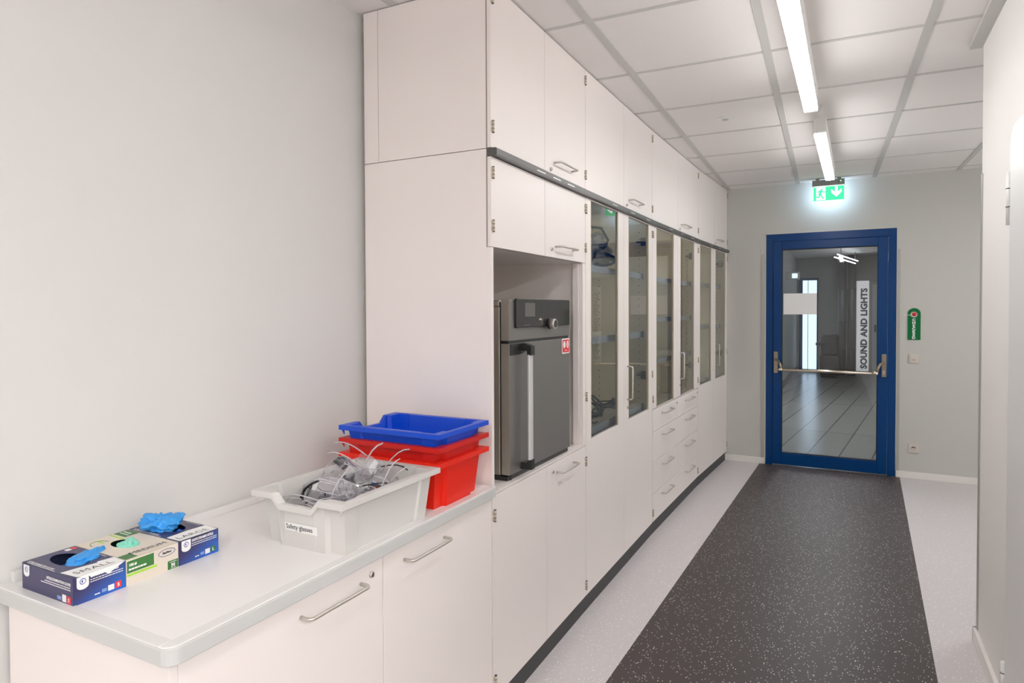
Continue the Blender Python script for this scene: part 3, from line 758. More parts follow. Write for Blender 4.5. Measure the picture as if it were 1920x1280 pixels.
MB().prism([(2.249, 1.398), (2.262, 1.398), (2.2555, 1.411)], (xf+.0003, 0, 0), Y, Z, X, .0006).build('warning_triangle', 'yellow', dr_)
mb = MB().prism(rrect(2.642, 1.340, 2.732, 1.410, .008), (xf+.0003, 0, 0), Y, Z, X, .0006, 0)
mb.prism(rrect(2.648, 1.345, 2.726, 1.405, .006), (xf+.001, 0, 0), Y, Z, X, .0004, 1)
for cy in (2.668, 2.706): mb.prism([(cy+.013*math.cos(a), 1.382+.017*math.sin(a)) for a in [k*PI/10 for k in range(20)]], (xf+.0015, 0, 0), Y, Z, X, .0003, 0)
for k in range(3): mb.box(xf+.0018, 2.697, 1.373+.007*k, xf+.0022, 2.715, 1.3755+.007*k, 1)
mb.box(xf+.0015, 2.672, 1.353, xf+.0019, 2.70, 1.356, 0)
mb.build('safety_sticker', ['white', 'redp'], dr_)
MB().cyl((xf-.02, yA+.03, .8835), (xf-.02, yA+.03, .8665), .012).build('foot', 'black', t)

# ------------------------------------------------------------------ trays
def tray(name, label, cat, loc, rotz, Wt, Lt, H, matn, group=None, taper=.026, dip=.026, sticker=False, wall=.003):
    """front with handle notch faces local -Y; Wt along x, Lt along y, H high; rim outline Wt x Lt centred on origin"""
    t = thing(name, label, cat, loc, rotz, group)
    def ring(W_, L_, st, r=.008):
        """outline with stepped corners (st = step depth); returns list of (x,y,u) with u = normalised key"""
        hx, hy = W_/2, L_/2
        cw = .075*W_/.31+.022; cl = .06; ss = st*.45
        pts = []
        # front edge (y=-hy) left to right: corner post set back by st
        pts += [(-hx, -hy+st), (-hx+cw*.55, -hy+st), (-hx+cw*.62, -hy), (-.088*W_/.33, -hy), (-.060*W_/.33, -hy), (-.03*W_/.33, -hy), (.03*W_/.33, -hy), (.058*W_/.33, -hy), (.082*W_/.33, -hy), (hx-cw*.62, -hy), (hx-cw*.55, -hy+st), (hx, -hy+st)]
        pts += [(hx, -hy+cl), (hx-ss, -hy+cl+.006), (hx-ss, hy-cl-.006), (hx, hy-cl)]
        pts += [(hx, hy-st), (hx-cw*.55, hy-st), (hx-cw*.62, hy), (-hx+cw*.62, hy), (-hx+cw*.55, hy-st), (-hx, hy-st)]
        pts += [(-hx, hy-cl), (-hx+ss, hy-cl-.006), (-hx+ss, -hy+cl+.006), (-hx, -hy+cl)]
        return pts
    n = 26
    zr = [H]*n
    for k in (4, 5, 6, 7): zr[k] = H-dip
    lipo = .016
    base = ring(Wt-2*lipo-2*taper*.55, Lt-2*lipo-2*taper*.55, .014)
    top = ring(Wt-2*lipo, Lt-2*lipo, .014)
    lip = ring(Wt, Lt, 0.0)
    ledge = ring(Wt-.010, Lt-.010, 0.0)
    inner = ring(Wt-2*lipo-2*wall, Lt-2*lipo-2*wall, .014)
    innb = ring(Wt-2*lipo-2*taper*.55-2*wall, Lt-2*lipo-2*taper*.55-2*wall, .014)
    mb = MB(); lev = []
    def level(pts, zs):
        i0 = len(mb.v); mb.v += [Vector((p[0], p[1], z)) for p, z in zip(pts, zs)]; lev.append(i0)
    lh = .017
    level(base, [0]*n)
    level(top, [z-lh for z in zr]); level(lip, [z-lh for z in zr]); level(lip, [z-.001 for z in zr]); level(ledge, zr)
    level(inner, [z-.001 for z in zr]); level(innb, [wall]*n)
    for a, b in zip(lev[:-1], lev[1:]):
        for k in range(n):
            l = (k+1) % n; mb.face([a+k, a+l, b+l, b+k])
    mb.face([lev[0]+k for k in reversed(range(n))]); mb.face([lev[-1]+k for k in range(n)])
    # small ribs under the rim
    hx, hy = Wt/2, Lt/2
    for sx in (-1, 1):
        for yy in (-hy+.010,):
            mb.prism([(0, .001), (sx*-.010, .001), (sx*-.010, -.018), (0, -.003)], (sx*(hx-.005), yy, H-lh), X, Z, Y, .004)
    o = mb.build('tub', matn, t, bevel=.0022, seg=2)
    if sticker:
        sl = taper*.55/(H-lh-dip); Vs = Vector((0, -sl, 1)).normalized(); Ns = Vector((0, -1, -sl)).normalized()
        O_ = Vector((0, -Lt/2+lipo+taper*.55, 0))+Ns*.0008
        m2 = MB().prism([(-.058, .048), (.060, .048), (.060, .071), (-.058, .071)], O_, X, Vs, Ns, .0008, 0)
        m2.text('Safety glasses', .0190, O_+Vs*.0545+X*-.053+Ns*.0008, X, Vs, Ns, 1, bold=.0002, sx=.95)
        m2.build('name_sticker', ['white', 'ink'], t)
    return t
# grey tray with glasses: rim X .312-.640, Y 1.115-1.578
TX, TY = .475, 1.343
tray('plastic_tray', 'light grey tray labelled Safety glasses, heaped with clear eyewear', 'tray', (TX, TY, ZW), 0, .330, .452, .150, 'grey', None, sticker=True)
SX, SY = .428, 1.727
tray('plastic_tray', 'bright red deep tray at the bottom of the stack against the cabinet side', 'tray', (SX, SY, ZW), -PI/2, .318, .420, .158, 'red', 'stacked trays at the end of the worktop')
tray('plastic_tray', 'darker red tray nested in the middle of the stack', 'tray', (SX, SY, ZW+.050), -PI/2, .318, .419, .158, 'dred', 'stacked trays at the end of the worktop')
tray('plastic_tray', 'royal blue shallow tray on top of the two red trays', 'tray', (SX, SY, ZW+.152), -PI/2, .318, .418, .100, 'blue', 'stacked trays at the end of the worktop')

# ------------------------------------------------------------------ safety glasses
def glasses_parts(t, arm='cleararm', lens='clear', tipm=None, spread=1.0):
    # lens visor
    mb = MB(); nx, nz = 22, 5; b0 = len(mb.v)
    for j in range(nz+1):
        for i in range(nx+1):
            u = -1+2*i/nx; a = u*1.22
            zt = .024-.004*abs(u)**2*2; zb = -.024+.010*math.exp(-(u/.16)**2)+.008*abs(u)**3
            z = zb+(zt-zb)*j/nz
            mb.v.append(Vector((.070*math.sin(a)/math.sin(1.22), .062*(1-math.cos(a)), z)))
    for j in range(nz):
        for i in range(nx):
            k = b0+j*(nx+1)+i; mb.face([k, k+1, k+nx+2, k+nx+1], 0, True)
    # thickened edge
    for row in (0, nz):
        mb.tube([mb.v[b0+row*(nx+1)+i] for i in range(nx+1)], .0011, 5, 1)
    mb.build('lens', [lens, 'cleararm'], t, fix=False)
    for sx in (-1, 1):
        pts = [(sx*.070, .040, .010), (sx*.072, .07, .012), (sx*.071, .10, .012), (sx*.069, .125, .009), (sx*.066, .145, .001), (sx*.063, .158, -.012)]
        MB().tube(pts, [.0042, .004, .0036, .0034, .0036, .003], 8, 0, flat=.45).build('temple', arm if arm != 'split' else ('black' if sx > 0 else 'cleararm'), t)
        # ribbed side shield
        mb = MB()
        for k in range(5):
            y = .043+.005*k; mb.box(sx*.0695-.0005, y, -.014+.001*k, sx*.0695+.0005, y+.0014, .006)
        mb.poly([(sx*.070, .036, -.018), (sx*.0705, .070, -.008), (sx*.0705, .070, .010), (sx*.070, .036, .016)])
        mb.build('side_shield', lens, t, fix=False)
    mb = MB().tube([(-.008, .004, -.012), (0, .009, -.002), (.008, .004, -.012)], .0022, 6)
    mb.build('nose_bridge', 'cleararm', t)
def glasses(loc, rot, label, arm='cleararm', group='clear safety glasses heaped in the grey tray'):
    t = thing('safety_glasses', label, 'glasses', loc, 0, group); t.rotation_euler = rot
    glasses_parts(t, arm); return t
GG = 'clear safety glasses heaped in the grey tray'
from mathutils import Euler
KEY = [Vector(p) for p in ((-.07, .04, .02), (.07, .04, .02), (-.07, .04, -.02), (.07, .04, -.02), (0, 0, .024), (0, 0, -.024), (-.045, .012, .024), (.045, .012, .024), (-.045, .012, -.024), (.045, .012, -.024), (-.071, .10, .014), (.071, .10, .014), (-.063, .158, -.014), (.063, .158, -.014), (-.067, .14, .006), (.067, .14, .006))]
def place(c, rot, arm, label, rnd, lo, hi, out=None):
    """shift (and re-spin) until the pair lies inside the tub; out = allowed height above the rim"""
    for k in range(400):
        e = Euler(rot) if k < 1 else Euler((rot[0]+rnd.uniform(-.4, .4), rot[1]+rnd.uniform(-.4, .4), rot[2]+rnd.uniform(-.8, .8)))
        m = e.to_matrix(); q = [m @ (p-Vector((0, .07, 0))) for p in KEY]
        cx, cy, cz = c
        zmin = min(p.z for p in q); cz = max(cz, lo-zmin)
        if cz+max(p.z for p in q) > hi and k < 399: continue
        ok = True
        for p in q:
            zz = cz+p.z
            lim = .116 if zz < .12 else .134
            ly = .160 if zz < .12 else .182
            if zz < .165:
                if cx+p.x > lim: cx -= cx+p.x-lim
                if cx+p.x < -lim: cx += -lim-(cx+p.x)
                if cy+p.y > ly: cy -= cy+p.y-ly
                if cy+p.y < -ly: cy += -ly-(cy+p.y)
        for p in q:
            zz = cz+p.z
            if zz < .165 and (abs(cx+p.x) > .138 or abs(cy+p.y) > .188): ok = False
            if abs(cx+p.x) > .158 or (cy+p.y) > .212: ok = False
        if ok: break
    o = Vector((TX+cx, TY+cy, ZW+cz)) - m @ Vector((0, .07, 0))
    return glasses(o, e, label, arm, GG)
rq = random.Random(11)
HB = 'clear safety glasses half buried in the heap inside the grey tray'
for layer, (z, n) in enumerate(((.012, 5), (.045, 6), (.075, 7), (.105, 6))):
    for k in range(n):
        place((rq.uniform(-.06, .08), -.13+.27*k/(n-1)+rq.uniform(-.02, .02), z), (rq.uniform(-.3, .5), rq.uniform(-.4, .4), rq.uniform(0, 6.28)), ('cleararm', 'split', 'cleararm', 'cleararm', 'black')[(k+layer) % 5], HB, rq, .008, .175+.03*(layer == 3))
for c, rot, arm, lab in (
    ((-.075, -.150, .118), (.2, .0, 1.9), 'cleararm', 'clear safety glasses at the near left corner of the heap, lens against the tray rim'),
    ((.035, -.130, .125), (-.5, .5, 1.0), 'black', 'safety glasses with black curved temples rising at the tray notch'),
    ((-.045, -.030, .145), (-.7, .3, 2.9), 'cleararm', 'clear safety glasses tilted up just behind the black temples'),
    ((-.030, .060, .185), (1.0, -.4, 2.6), 'cleararm', 'clear safety glasses topping the heap with one arm raised high'),
    ((.070, .040, .150), (1.2, .2, -.5), 'cleararm', 'clear safety glasses standing upright at the middle of the heap'),
    ((.060, .120, .135), (.9, .2, -.9), 'cleararm', 'clear safety glasses standing upright near the far end of the tray'),
    ((.090, .150, .125), (.2, .15, -1.2), 'black', 'safety glasses with black temples lying at the far right corner of the tray')):
    place(c, rot, arm, lab, rq, .05, .27)

# ------------------------------------------------------------------ glove boxes
def carton(t, y0, y1, x0, x1, h, hole, main, inside):
    cx, cy, rx, ry = hole; n = 40; T = .0008
    mb = MB()
    mb.box(x0, y0, 0, x1, y1, .001, 0)
    mb.box(x0, y0, .001, x0+T, y1, h-.0008, 0); mb.box(x1-T, y0, .001, x1, y1, h-.0008, 0)
    mb.box(x0+T, y0, .001, x1-T, y0+T, h-.0008, 0); mb.box(x0+T, y1-T, .001, x1-T, y1, h-.0008, 0)
    b = len(mb.v)
    for zz in (h-.0008, h):
        for k in range(n):
            a = 2*PI*k/n; dx, dy = math.cos(a), math.sin(a)
            mb.v.append(Vector((cx+rx*dx, cy+ry*dy, zz)))
        for k in range(n):
            a = 2*PI*k/n; dx, dy = math.cos(a), math.sin(a)
            ts = []
            if dx > 1e-6: ts.append((x1-cx)/dx)
            if dx < -1e-6: ts.append((x0-cx)/dx)
            if dy > 1e-6: ts.append((y1-cy)/dy)
            if dy < -1e-6: ts.append((y0-cy)/dy)
            s_ = min(ts); mb.v.append(Vector((cx+dx*s_, cy+dy*s_, zz)))
    for lv in (0, 1):
        o = b+lv*2*n
        for k in range(n):
            l = (k+1) % n; mb.face([o+k, o+l, o+n+l, o+n+k], 0)
    # corner fillers of the top panel
    for zz in (h,):
        o = b+2*n
        for (qx, qy) in ((x0, y0), (x1, y0), (x1, y1), (x0, y1)):
            ang = math.atan2(qy-cy, qx-cx) % (2*PI); k = int(ang/(2*PI/n)); l = (k+1) % n
            i = len(mb.v); mb.v.append(Vector((qx, qy, zz))); mb.face([o+n+k, i, o+n+l], 0)
    for k in range(n):
        l = (k+1) % n; mb.face([b+k, b+l, b+2*n+l, b+2*n+k], 0)
    mb.box(x0+.0012, y0+.0012, .0015, x1-.0012, y0+.0016, h-.001, 1)
    for q in ((x0+.0012, y0+.0012, x0+.0016, y1-.0012), (x1-.0016, y0+.0012, x1-.0012, y1-.0012), (x0+.0012, y1-.0016, x1-.0012, y1-.0012)):
        mb.box(q[0], q[1], .0015, q[2], q[3], h-.001, 1)
    mb.box(x0+.0012, y0+.0012, .0012, x1-.0012, y1-.0012, .0018, 1)
    return mb.build('carton', [main, inside], t, fix=False)
bx0, bx1, BHt = .074, .282, .0625
def shield(mb, O, U, V, N, s, m_w, m_i):
    mb.prism([(0, 1), (0, .30)]+[(.5+.5*math.cos(a), .30+.30*math.sin(a)) for a in [PI+PI*k/8 for k in range(1, 8)]]+[(1, .30), (1, 1)], O, Vector(U)*s, Vector(V)*s*1.12, N, .0003, m_w)
    O2 = Vector(O)+Vector(N)*.0003
    ringp = [(.5+.27*math.cos(a), .62+.24*math.sin(a)) for a in [2*PI*k/16 for k in range(16)]]
    mb.prism(ringp, O2, Vector(U)*s, Vector(V)*s*1.12, N, .0002, m_i)
    mb.prism([(.5+.21*math.cos(a), .62+.18*math.sin(a)) for a in [2*PI*k/16 for k in range(16)]], O2+Vector(N)*.0002, Vector(U)*s, Vector(V)*s*1.12, N, .0002, m_w)
    mb.prism([(.50, .76), (.38, .70), (.38, .58), (.50, .48)], O2+Vector(N)*.0004, Vector(U)*s, Vector(V)*s*1.12, N, .0002, m_i)
def dashes(mb, O, U, V, N, x0, x1, z, h, m, seed=1):
    """illegible small print drawn as short dashes"""
    r = random.Random(seed); x = x0
    while x < x1:
        l = min(r.uniform(.003, .008), x1-x)
        mb.prism([(x, z), (x+l, z), (x+l, z+h), (x, z+h)], O, U, V, N, .0003, m); x += l+.0012
def navy_box(y0, y1, label, loccol, sizech, hole, tape, word, covered):
    t = thing('glove_box', label, 'box', (0, 0, ZW), 0, 'boxes of disposable gloves on the worktop')
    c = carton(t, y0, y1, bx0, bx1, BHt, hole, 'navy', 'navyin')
    mb = MB()
    mats = ['white', 'inkblue', 'paleblue', loccol]
    # long face (+X)
    F = (Vector((bx1, y0, 0)), Y, Z, X)
    L = y1-y0
    shield(mb, F[0]+Y*.008+Z*.031, F[1], F[2], F[3], .026, 0, 1)
    mb.text("GANTS D'EXAMEN NITRILE", .0088, F[0]+Y*.037+Z*.0515, *F[1:], 0, bold=.00035, sx=.60*(L-.04)/.078)
    for q, z in enumerate((.0455, .0405)): dashes(mb, F[0], F[1], F[2], F[3], .037, L-.006, z, .0016, 0, 3+q)
    dashes(mb, F[0], F[1], F[2], F[3], .046, .058, .008, .0024, 0, 9)
    a = L-.055
    mb.prism([(a, .008), (a+.011, .008), (a+.011, .015), (a, .015)], *F[:1], *F[1:], .0003, 2)
    mb.prism([(a+.014, .006), (a+.028, .006), (a+.028, .0185), (a+.014, .0185)], *F[:1], *F[1:], .0003, 0)
    mb.prism([(a+.0305, .006), (a+.0445, .006), (a+.0445, .0205), (a+.0305, .0205)], *F[:1], *F[1:], .0003, 3)
    mb.text(sizech, .0105, F[0]+Y*(a+.0375)+Z*.0095, *F[1:], 0, bold=.0004, align='CENTER', lift=.0008)
    mb.build('front_print', mats, t, fix=False); mb = MB()
    # short face (-Y)
    G = (Vector((bx0, y0, 0)), X, Z, -Y); Ls = bx1-bx0
    shield(mb, G[0]+X*.007+Z*.032, *G[1:], .024, 0, 1)
    mb.text('NITRILE EXAMINATION GLOVES', .0085, G[0]+X*(Ls-.008)+Z*.0435, *G[1:], 0, bold=.00035, align='RIGHT', sx=.78)
    for q, z in enumerate((.0375, .0325)): dashes(mb, *G, Ls-.112-.016*q, Ls-.010, z, .0018, 0, 13+q)
    mb.prism([(Ls-.062, .006), (Ls-.046, .006), (Ls-.046, .014), (Ls-.062, .014)], *G, .0003, 2)
    mb.prism([(Ls-.042, .004), (Ls-.027, .004), (Ls-.027, .020), (Ls-.042, .020)], *G, .0003, 0)
    mb.prism([(Ls-.024, .003), (Ls-.009, .003), (Ls-.009, .019), (Ls-.024, .019)], *G, .0003, 3)
    mb.text(sizech, .0105, G[0]+X*(Ls-.0165)+Z*.0075, *G[1:], 0, bold=.0004, align='CENTER', lift=.0008)
    mb.build('end_print', mats, t, fix=False); mb = MB()
    # top face print, read from the short end
    Tt = (Vector((bx0, y0, BHt)), X, Y, Z)
    mb.text('NITRILE EXAMINATION GLOVES', .0085, Tt[0]+X*.012+Y*.006, *Tt[1:], 0, bold=.00025, sx=.85)
    dashes(mb, *Tt, .015, .13, .003, .0014, 0, 21)
    mb.prism([(.008, L-.030), (.022, L-.030), (.022, L-.018), (.008, L-.018)], *Tt, .0003, 0)
    mb.prism([(.008, L-.016), (.022, L-.016), (.022, L-.004), (.008, L-.004)], *Tt, .0003, 3)
    dashes(mb, *Tt, .085, .14, L-.006, .0014, 0, 22)
    mb.build('top_print', mats, t, fix=False)
    mb = MB()
    mb.prism(tape[0], (0, 0, BHt+.0005), X, Y, Z, .0005, 0)
    if tape[1]: mb.prism(tape[1], (bx1+.0006, 0, 0), Y, Z, X, .0005, 0)
    mb.text(word, .027, (bx1-.014, tape[2], BHt+.001), Vector((.06, 1, 0)).normalized(), -X, Z, 1, bold=-.0002, sx=1.0, spacing=1.12)
    mb.build('handwritten_tape', ['white', 'ink'], t, fix=False)
    return t
navy_box(.660, .777, 'dark blue glove box with torn white tape marked SMALL, nearest on the worktop', 'redp', 'S', (.160, .720, .062, .031),
    ([(.226, .664), (.282, .668), (.2826, .700), (.2826, .775), (.238, .776), (.232, .741), (.239, .738), (.231, .700)],
     [(.668, .0625), (.775, .0625), (.745, .050), (.738, .0455), (.728, .053), (.700, .0525), (.694, .057)], .674), 'SMALL', True)
navy_box(.914, 1.031, 'dark blue glove box with white tape marked LARGE, furthest along the worktop', 'green', 'L', (.150, .975, .062, .030),
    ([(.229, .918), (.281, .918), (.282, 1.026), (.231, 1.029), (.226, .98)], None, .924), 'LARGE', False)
t = thing('glove_box', 'cream and green glove box marked MEDIUM, between the two dark blue ones', 'box', (0, 0, ZW), 0, 'boxes of disposable gloves on the worktop')
y0, y1 = .7785, .9125; L = y1-y0
carton(t, y0, y1, bx0, bx1, BHt, (.172, .845, .044, .027), 'cream', 'greenin')
mb = MB(); F = (Vector((bx1, y0, 0)), Y, Z, X)
mb.prism([(.002, .029), (.069, .029), (.069, .0575), (.002, .0575)], *F, .0003, 1)
mb.prism([(.002, .0215), (.077, .0215), (.077, .0265), (.002, .0265)], *F, .0003, 2)
mb.prism([(L-.029, 0.001), (L-.001, .001), (L-.001, .0225), (L-.029, .0225)], *F, .0003, 1)
mb.text('M', .013, F[0]+Y*(L-.015)+Z*.0065, *F[1:], 0, bold=.0006, align='CENTER', lift=.0008)
dashes(mb, F[0]+X*.0003, *F[1:], L-.024, L-.006, .0180, .0014, 0, 31); dashes(mb, F[0]+X*.0003, *F[1:], L-.021, L-.008, .003, .0012, 0, 32)
mb.text('100 #', .0080, F[0]+Y*.006+Z*.045, *F[1:], 0, bold=.0005, lift=.0008)
dashes(mb, F[0]+X*.0003, *F[1:], .006, .050, .035, .0040, 0, 33)
mb.tube([(bx1+.0004, y0+.103+.022*math.cos(a), .047+.0085*math.sin(a)) for a in [2*PI*k/24 for k in range(24)]], .0007, 5, 3, closed=True)
mb.text('MaiMed', .0082, F[0]+Y*.103+Z*.0445, *F[1:], 4, bold=.0003, align='CENTER', sx=.9)
pm = ['white', 'green', 'lime', 'inkblue', 'ink']
mb.build('front_print', pm, t, fix=False); mb = MB()
Tt = (Vector((bx0, y0, BHt)), X, Y, Z)
mb.prism([(.001, L-.040), (.052, L-.040), (.052, L-.002), (.001, L-.002)], *Tt, .0003, 1)
mb.prism([(.001, L-.052), (.062, L-.052), (.062, L-.047), (.001, L-.047)], *Tt, .0003, 2)
dashes(mb, Tt[0]+Z*.0003, *Tt[1:], .008, .04, L-.018, .004, 0, 41); dashes(mb, Tt[0]+Z*.0003, *Tt[1:], .008, .046, L-.028, .003, 0, 42)
mb.tube([(bx0+.045+.026*math.cos(a), y0+.035+.020*math.sin(a), BHt+.0003) for a in [PI*.5+PI*k/16 for k in range(17)]], .0008, 5, 1)
mb.prism([(.022, .040), (.046, .040), (.046, .045), (.022, .045)], *Tt, .0003, 2)
mb.prism([(.173, .001), (.206, .001), (.206, .030), (.173, .030)], *Tt, .0003, 1)
mb.text('MEDIUM', .0235, (bx1-.022, y0+.026, BHt+.0004), Vector((.04, 1, 0)).normalized(), -X, Z, 4, bold=0, sx=1.02, spacing=1.05)
mb.build('top_print', pm, t, fix=False)

# ------------------------------------------------------------------ gloves
def crumple(name, label, matn, c, rad, seed, amp=.35, spikes=(), rot=0, cut=None, sub=5, group=None):
    bm = bmesh.new(); bmesh.ops.create_icosphere(bm, subdivisions=sub, radius=1)
    off = Vector((seed*3.1, seed*1.7, seed*.9))
    for v in bm.verts:
        d = v.co.normalized()
        n1 = noise.noise(d*1.6+off); n2 = 1-abs(noise.noise(d*3.3+off*2))*2; n3 = 1-abs(noise.noise(d*7+off))*2
        r = 1+amp*(n1*1.2+n2*.35+n3*.14)-amp*.3
        for (sx, sy, sz, h, wd) in spikes:
            sd = Vector((sx, sy, sz)).normalized(); r += h*math.exp(-((d-sd).length/wd)**2)
        p = d*r; p = Vector((p.x*rad[0], p.y*rad[1], p.z*rad[2]))
        p.rotate(Matrix.Rotation(rot, 3, 'Z'))
        if cut is not None and p.z+c[2] < cut: p.z = cut-c[2]
        v.co = p
    me = bpy.data.meshes.new(name); bm.to_mesh(me); bm.free()
    for p in me.polygons: p.use_smooth = True
    me.materials.append(M[matn]); o = bpy.data.objects.new(name, me); COL.objects.link(o); o.location = c
    return tag(o, label, 'glove', group)
TB = ZW+BHt
crumple('nitrile_glove', 'bright blue nitrile glove bulging high out of the LARGE box', 'glove', (.135, .963, TB+.010), (.046, .040, .023), 3, .5, ((.3, .9, .35, .5, .35), (-.2, -.1, 1, .25, .25), (.2, -.7, .2, .5, .4), (-.3, .3, .9, .5, .14), (.9, .1, .2, .35, .4)), group='gloves in the boxes')
crumple('nitrile_glove', 'deep blue nitrile glove lying inside the LARGE box opening', 'glovedeep', (.180, .995, TB-.028), (.030, .025, .018), 5, .4, group='gloves in the boxes')
crumple('nitrile_glove', 'light blue glove hanging over the edge of the SMALL box opening', 'glove', (.178, .748, TB-.002), (.024, .046, .012), 8, .45, ((.2, 1, .5, .45, .35), (0, -1, -.3, .5, .5)), rot=.5, group='gloves in the boxes')
crumple('nitrile_glove', 'deep blue glove lying inside the SMALL box opening', 'glovedeep', (.165, .712, TB-.034), (.050, .026, .020), 11, .35, group='gloves in the boxes')
crumple('nitrile_glove', 'mint green nitrile glove in the round opening of the MEDIUM box', 'teal', (.182, .849, TB-.010), (.030, .024, .019), 14, .4, ((-.2, .6, .6, .3, .5),), group='gloves in the boxes')

# ------------------------------------------------------------------ things inside the glass cabinets
def ucoord(i, s_, y_, z_):
    loc, rz, w = unit_frame(i); c, s = math.cos(rz), math.sin(rz)
    return Vector((loc[0]+c*s_-s*y_, loc[1]+s*s_+c*y_, z_))
def bag(label, c, rad, seed, group, rot=0, floor=None):
    o = crumple('plastic_bag', label, 'bag', c, rad, seed, .45, cut=floor, sub=4); o['category'] = 'bag'; return o
bag('crumpled clear bag of goggles on the top shelf at the left', ucoord(1, .26, .20, 1.90), (.14, .17, .13), 2, None, floor=1.787)
bag('crumpled clear bag of goggles on the top shelf, second from the left', ucoord(1, .58, .22, 1.89), (.14, .15, .11), 6, None, floor=1.787)
def goggle(label, c, rot, s=1):
    t = thing('lab_goggles', label, 'goggles', c, 0, 'dark blue goggles in the bags on the top shelf'); t.rotation_euler = rot; t.scale = (s, s, s)
    pts = [(.075*math.cos(a), .02*math.sin(2*a)*.3+.03*(math.cos(a))**2, .034*math.sin(a)) for a in [2*PI*k/24 for k in range(24)]]
    MB().tube(pts, .009, 8, closed=True).build('frame', 'goggle', t)
    MB().poly([(p[0]*.95, p[1], p[2]*.95) for p in pts]).build('lens', 'clear', t)
    MB().tube([(-.075, .03, 0), (-.09, .07, .01), (-.05, .12, -.01), (.03, .125, .01), (.09, .07, -.005), (.075, .03, 0)], .006, 6, flat=2.2).build('strap', 'black', t)
for k, (s_, y_, z_, r) in enumerate(((.20, .16, 1.84, (.3, .2, .4)), (.30, .14, 1.86, (1.2, .4, 2.0)), (.40, .20, 1.84, (.1, -.5, 1.2)), (.52, .15, 1.85, (.7, .3, 2.6)), (.60, .22, 1.90, (.2, 1.0, .5)), (.33, .25, 1.93, (.9, .1, 1.7)), (.12, .20, 1.86, (.2, .8, .1)), (.46, .12, 1.90, (1.4, .2, .9)), (.25, .22, 1.91, (.5, 1.2, 2.2)), (.56, .11, 1.84, (.1, .1, .3)))):
    goggle('dark blue lab goggles jumbled in the clear bags on the top shelf', ucoord(1, s_, y_, z_), r, 1.0)
def cable(label, i, s_, y_, z_, R, turns, seed, r=.005):
    q = random.Random(seed); pts = []
    n = 16*turns
    for k in range(n):
        a = 2*PI*k/16
        rad = R*(1+.28*math.sin(a*1.31+seed)+.1*q.uniform(-1, 1))
        pts.append(Vector((rad*math.cos(a)*1.25, rad*math.sin(a)*.8, abs(.020*math.sin(a*.77+seed))+.012*k/n*turns*.8+.006)))
    mb = MB().tube(pts, r, 7)
    mb.box(pts[-1].x-.012, pts[-1].y-.02, pts[-1].z-.006, pts[-1].x+.012, pts[-1].y+.02, pts[-1].z+.012)
    o = mb.build('coiled_cable', 'cable'); o.location = ucoord(i, s_, y_, z_); o.rotation_euler = (0, 0, q.uniform(0, 3))
    return tag(o, label, 'cable', None)
zsh = .908
cable('black coiled power cable in the middle of the lower glass shelf', 1, .36, .15, zsh, .070, 4, 1)
cable('black coiled cable standing tallest behind the adapter', 1, .46, .25, zsh, .085, 5, 2, .006)
o = cable('black coiled cable leaning up against the others', 1, .42, .17, zsh+.075, .065, 3, 3, .006); o.rotation_euler = (1.2, .2, .4)
cable('small black coiled cable behind the right glass door handle', 1, .80, .16, zsh, .055, 4, 5)
cable('small black coiled cable at the right end of the lower shelf', 1, .93, .15, zsh, .05, 3, 7)
t = thing('power_adapter', 'cream white power adapter beside the black cables', 'adapter', ucoord(1, .20, .13, zsh), 1.3)
MB().box(-.04, -.03, 0, .04, .03, .07).build('body', 'beige', t, bevel=.008)
MB().tube([(.04, 0, .03), (.09, .02, .02), (.13, -.03, .008), (.18, -.01, .008)], .004, 8).build('cord', 'cable', t)
t = thing('measuring_jug', 'tall grey jug with black lid behind the left glass door', 'jug', ucoord(1, .135, .24, zsh))
MB().lathe([(.040, 0), (.042, .01), (.052, .34), (.055, .345)], n=28).build('body', 'jug', t)
MB().lathe([(.057, .346), (.057, .375), (.03, .385)], n=28).build('lid', 'beige', t)
MB().prism([(.02, .375), (.085, .405), (.10, .375), (.06, .345), (.02, .35)], (0, -.02, 0), X, Z, Y, .04).build('spout', 'black', t, bevel=.004)
bag('large loose clear bag hanging behind the cables', ucoord(1, .40, .34, 1.08), (.15, .05, .15), 9, None, floor=.909)
t = thing('cream_carton_box', 'small cream box on the shelf behind the right glass door of the drawer cabinet', 'box', ucoord(2, .95, .14, .866), 1.5)
MB().box(-.07, -.05, 0, .07, .05, .22).build('carton', 'beige', t, bevel=.002)
t = thing('lab_stirrer', 'grey device with red and orange buttons in the furthest glass cabinet', 'device', ucoord(3, .20, .20, .896), 1.57)
MB().box(-.07, -.08, 0, .07, .08, .05).build('base', 'dark', t, bevel=.012)
MB().box(-.02, -.03, .05, .04, .03, .27).build('column', 'strip', t, bevel=.008)
MB().lathe([(.04, 0), (.055, .05), (.055, .09), (.03, .12)], (0, 0, .27), n=24).build('head', 'txtgrey', t)
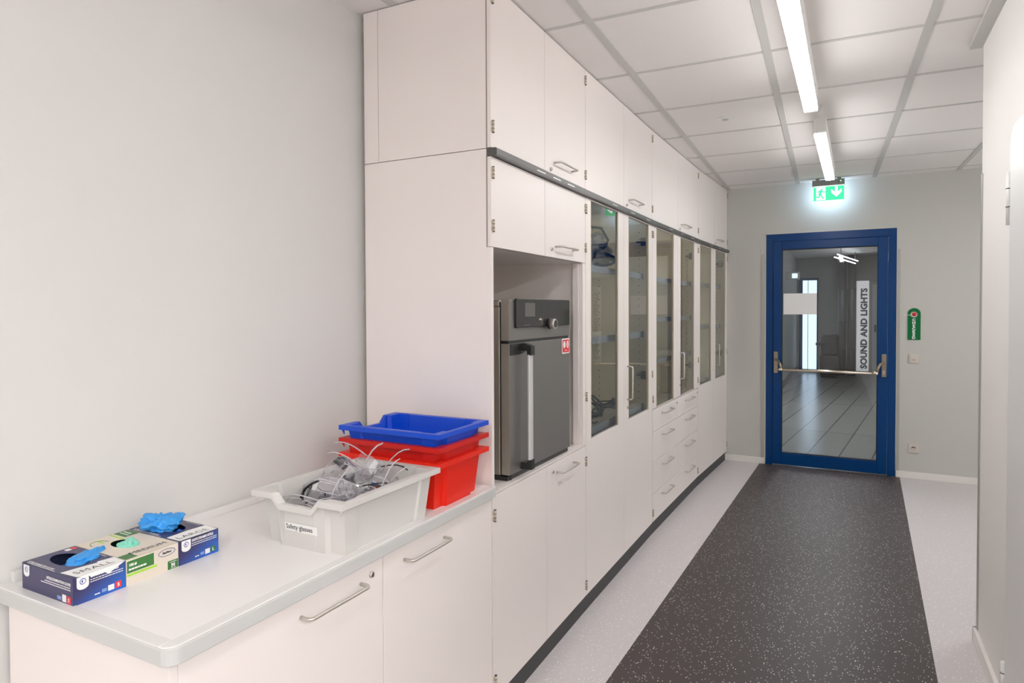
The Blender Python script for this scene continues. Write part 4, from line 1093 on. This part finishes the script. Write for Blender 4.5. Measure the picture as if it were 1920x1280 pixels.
MB().lathe([(.012, 0), (.012, .006)], (.01, -.03, .18), (0, -1, 0)).build('red_button', 'redp', t)
MB().lathe([(.012, 0), (.012, .006)], (.01, -.03, .12), (0, -1, 0)).build('orange_button', 'orange', t)
t = thing('glass_bottle', 'pale bottle with orange cap in the furthest glass cabinet', 'bottle', ucoord(3, .38, .22, .896))
MB().lathe([(.035, 0), (.038, .01), (.038, .13), (.015, .17), (.015, .20)], n=24).build('body', 'jug', t)
MB().lathe([(.018, 0), (.018, .025)], (0, 0, .201), n=20).build('cap', 'orange', t)

# ------------------------------------------------------------------ camera, world, view
sc = bpy.context.scene
cam = bpy.data.cameras.new('camera'); co = bpy.data.objects.new('camera', cam); COL.objects.link(co)
yaw, pitch, roll, f, px, py = -.487, -.0214, -.0044, 1218.78, 951.66, 606.33
F = Vector((math.sin(yaw)*math.cos(pitch), math.cos(yaw)*math.cos(pitch), math.sin(pitch)))
R0 = Vector((math.cos(yaw), -math.sin(yaw), 0)); U0 = R0.cross(F)
Rr = R0*math.cos(roll)+U0*math.sin(roll); Ur = -R0*math.sin(roll)+U0*math.cos(roll)
mw = Matrix((Rr, Ur, -F)).transposed().to_4x4(); mw.translation = Vector((1.7893, -.1421, 1.547))
co.matrix_world = mw
cam.sensor_width = 36; cam.sensor_fit = 'HORIZONTAL'; cam.lens = f*36/1920
cam.shift_x = (960-px)/1920; cam.shift_y = (py-640)/1920
cam.clip_start = .05
sc.camera = co
wd = bpy.data.worlds.new('world'); sc.world = wd; wd.use_nodes = True
wd.node_tree.nodes['Background'].inputs[0].default_value = (.6, .65, .7, 1); wd.node_tree.nodes['Background'].inputs[1].default_value = .3
sc.view_settings.view_transform = 'Standard'; sc.view_settings.look = 'None'; sc.view_settings.exposure = 1.66; sc.view_settings.gamma = 1.1
sc.cycles.use_denoising = True
sc.cycles.max_bounces = 12; sc.cycles.diffuse_bounces = 7; sc.cycles.transparent_max_bounces = 24
sc.cycles.sample_clamp_indirect = 6
sc.cycles.caustics_reflective = False; sc.cycles.caustics_refractive = False
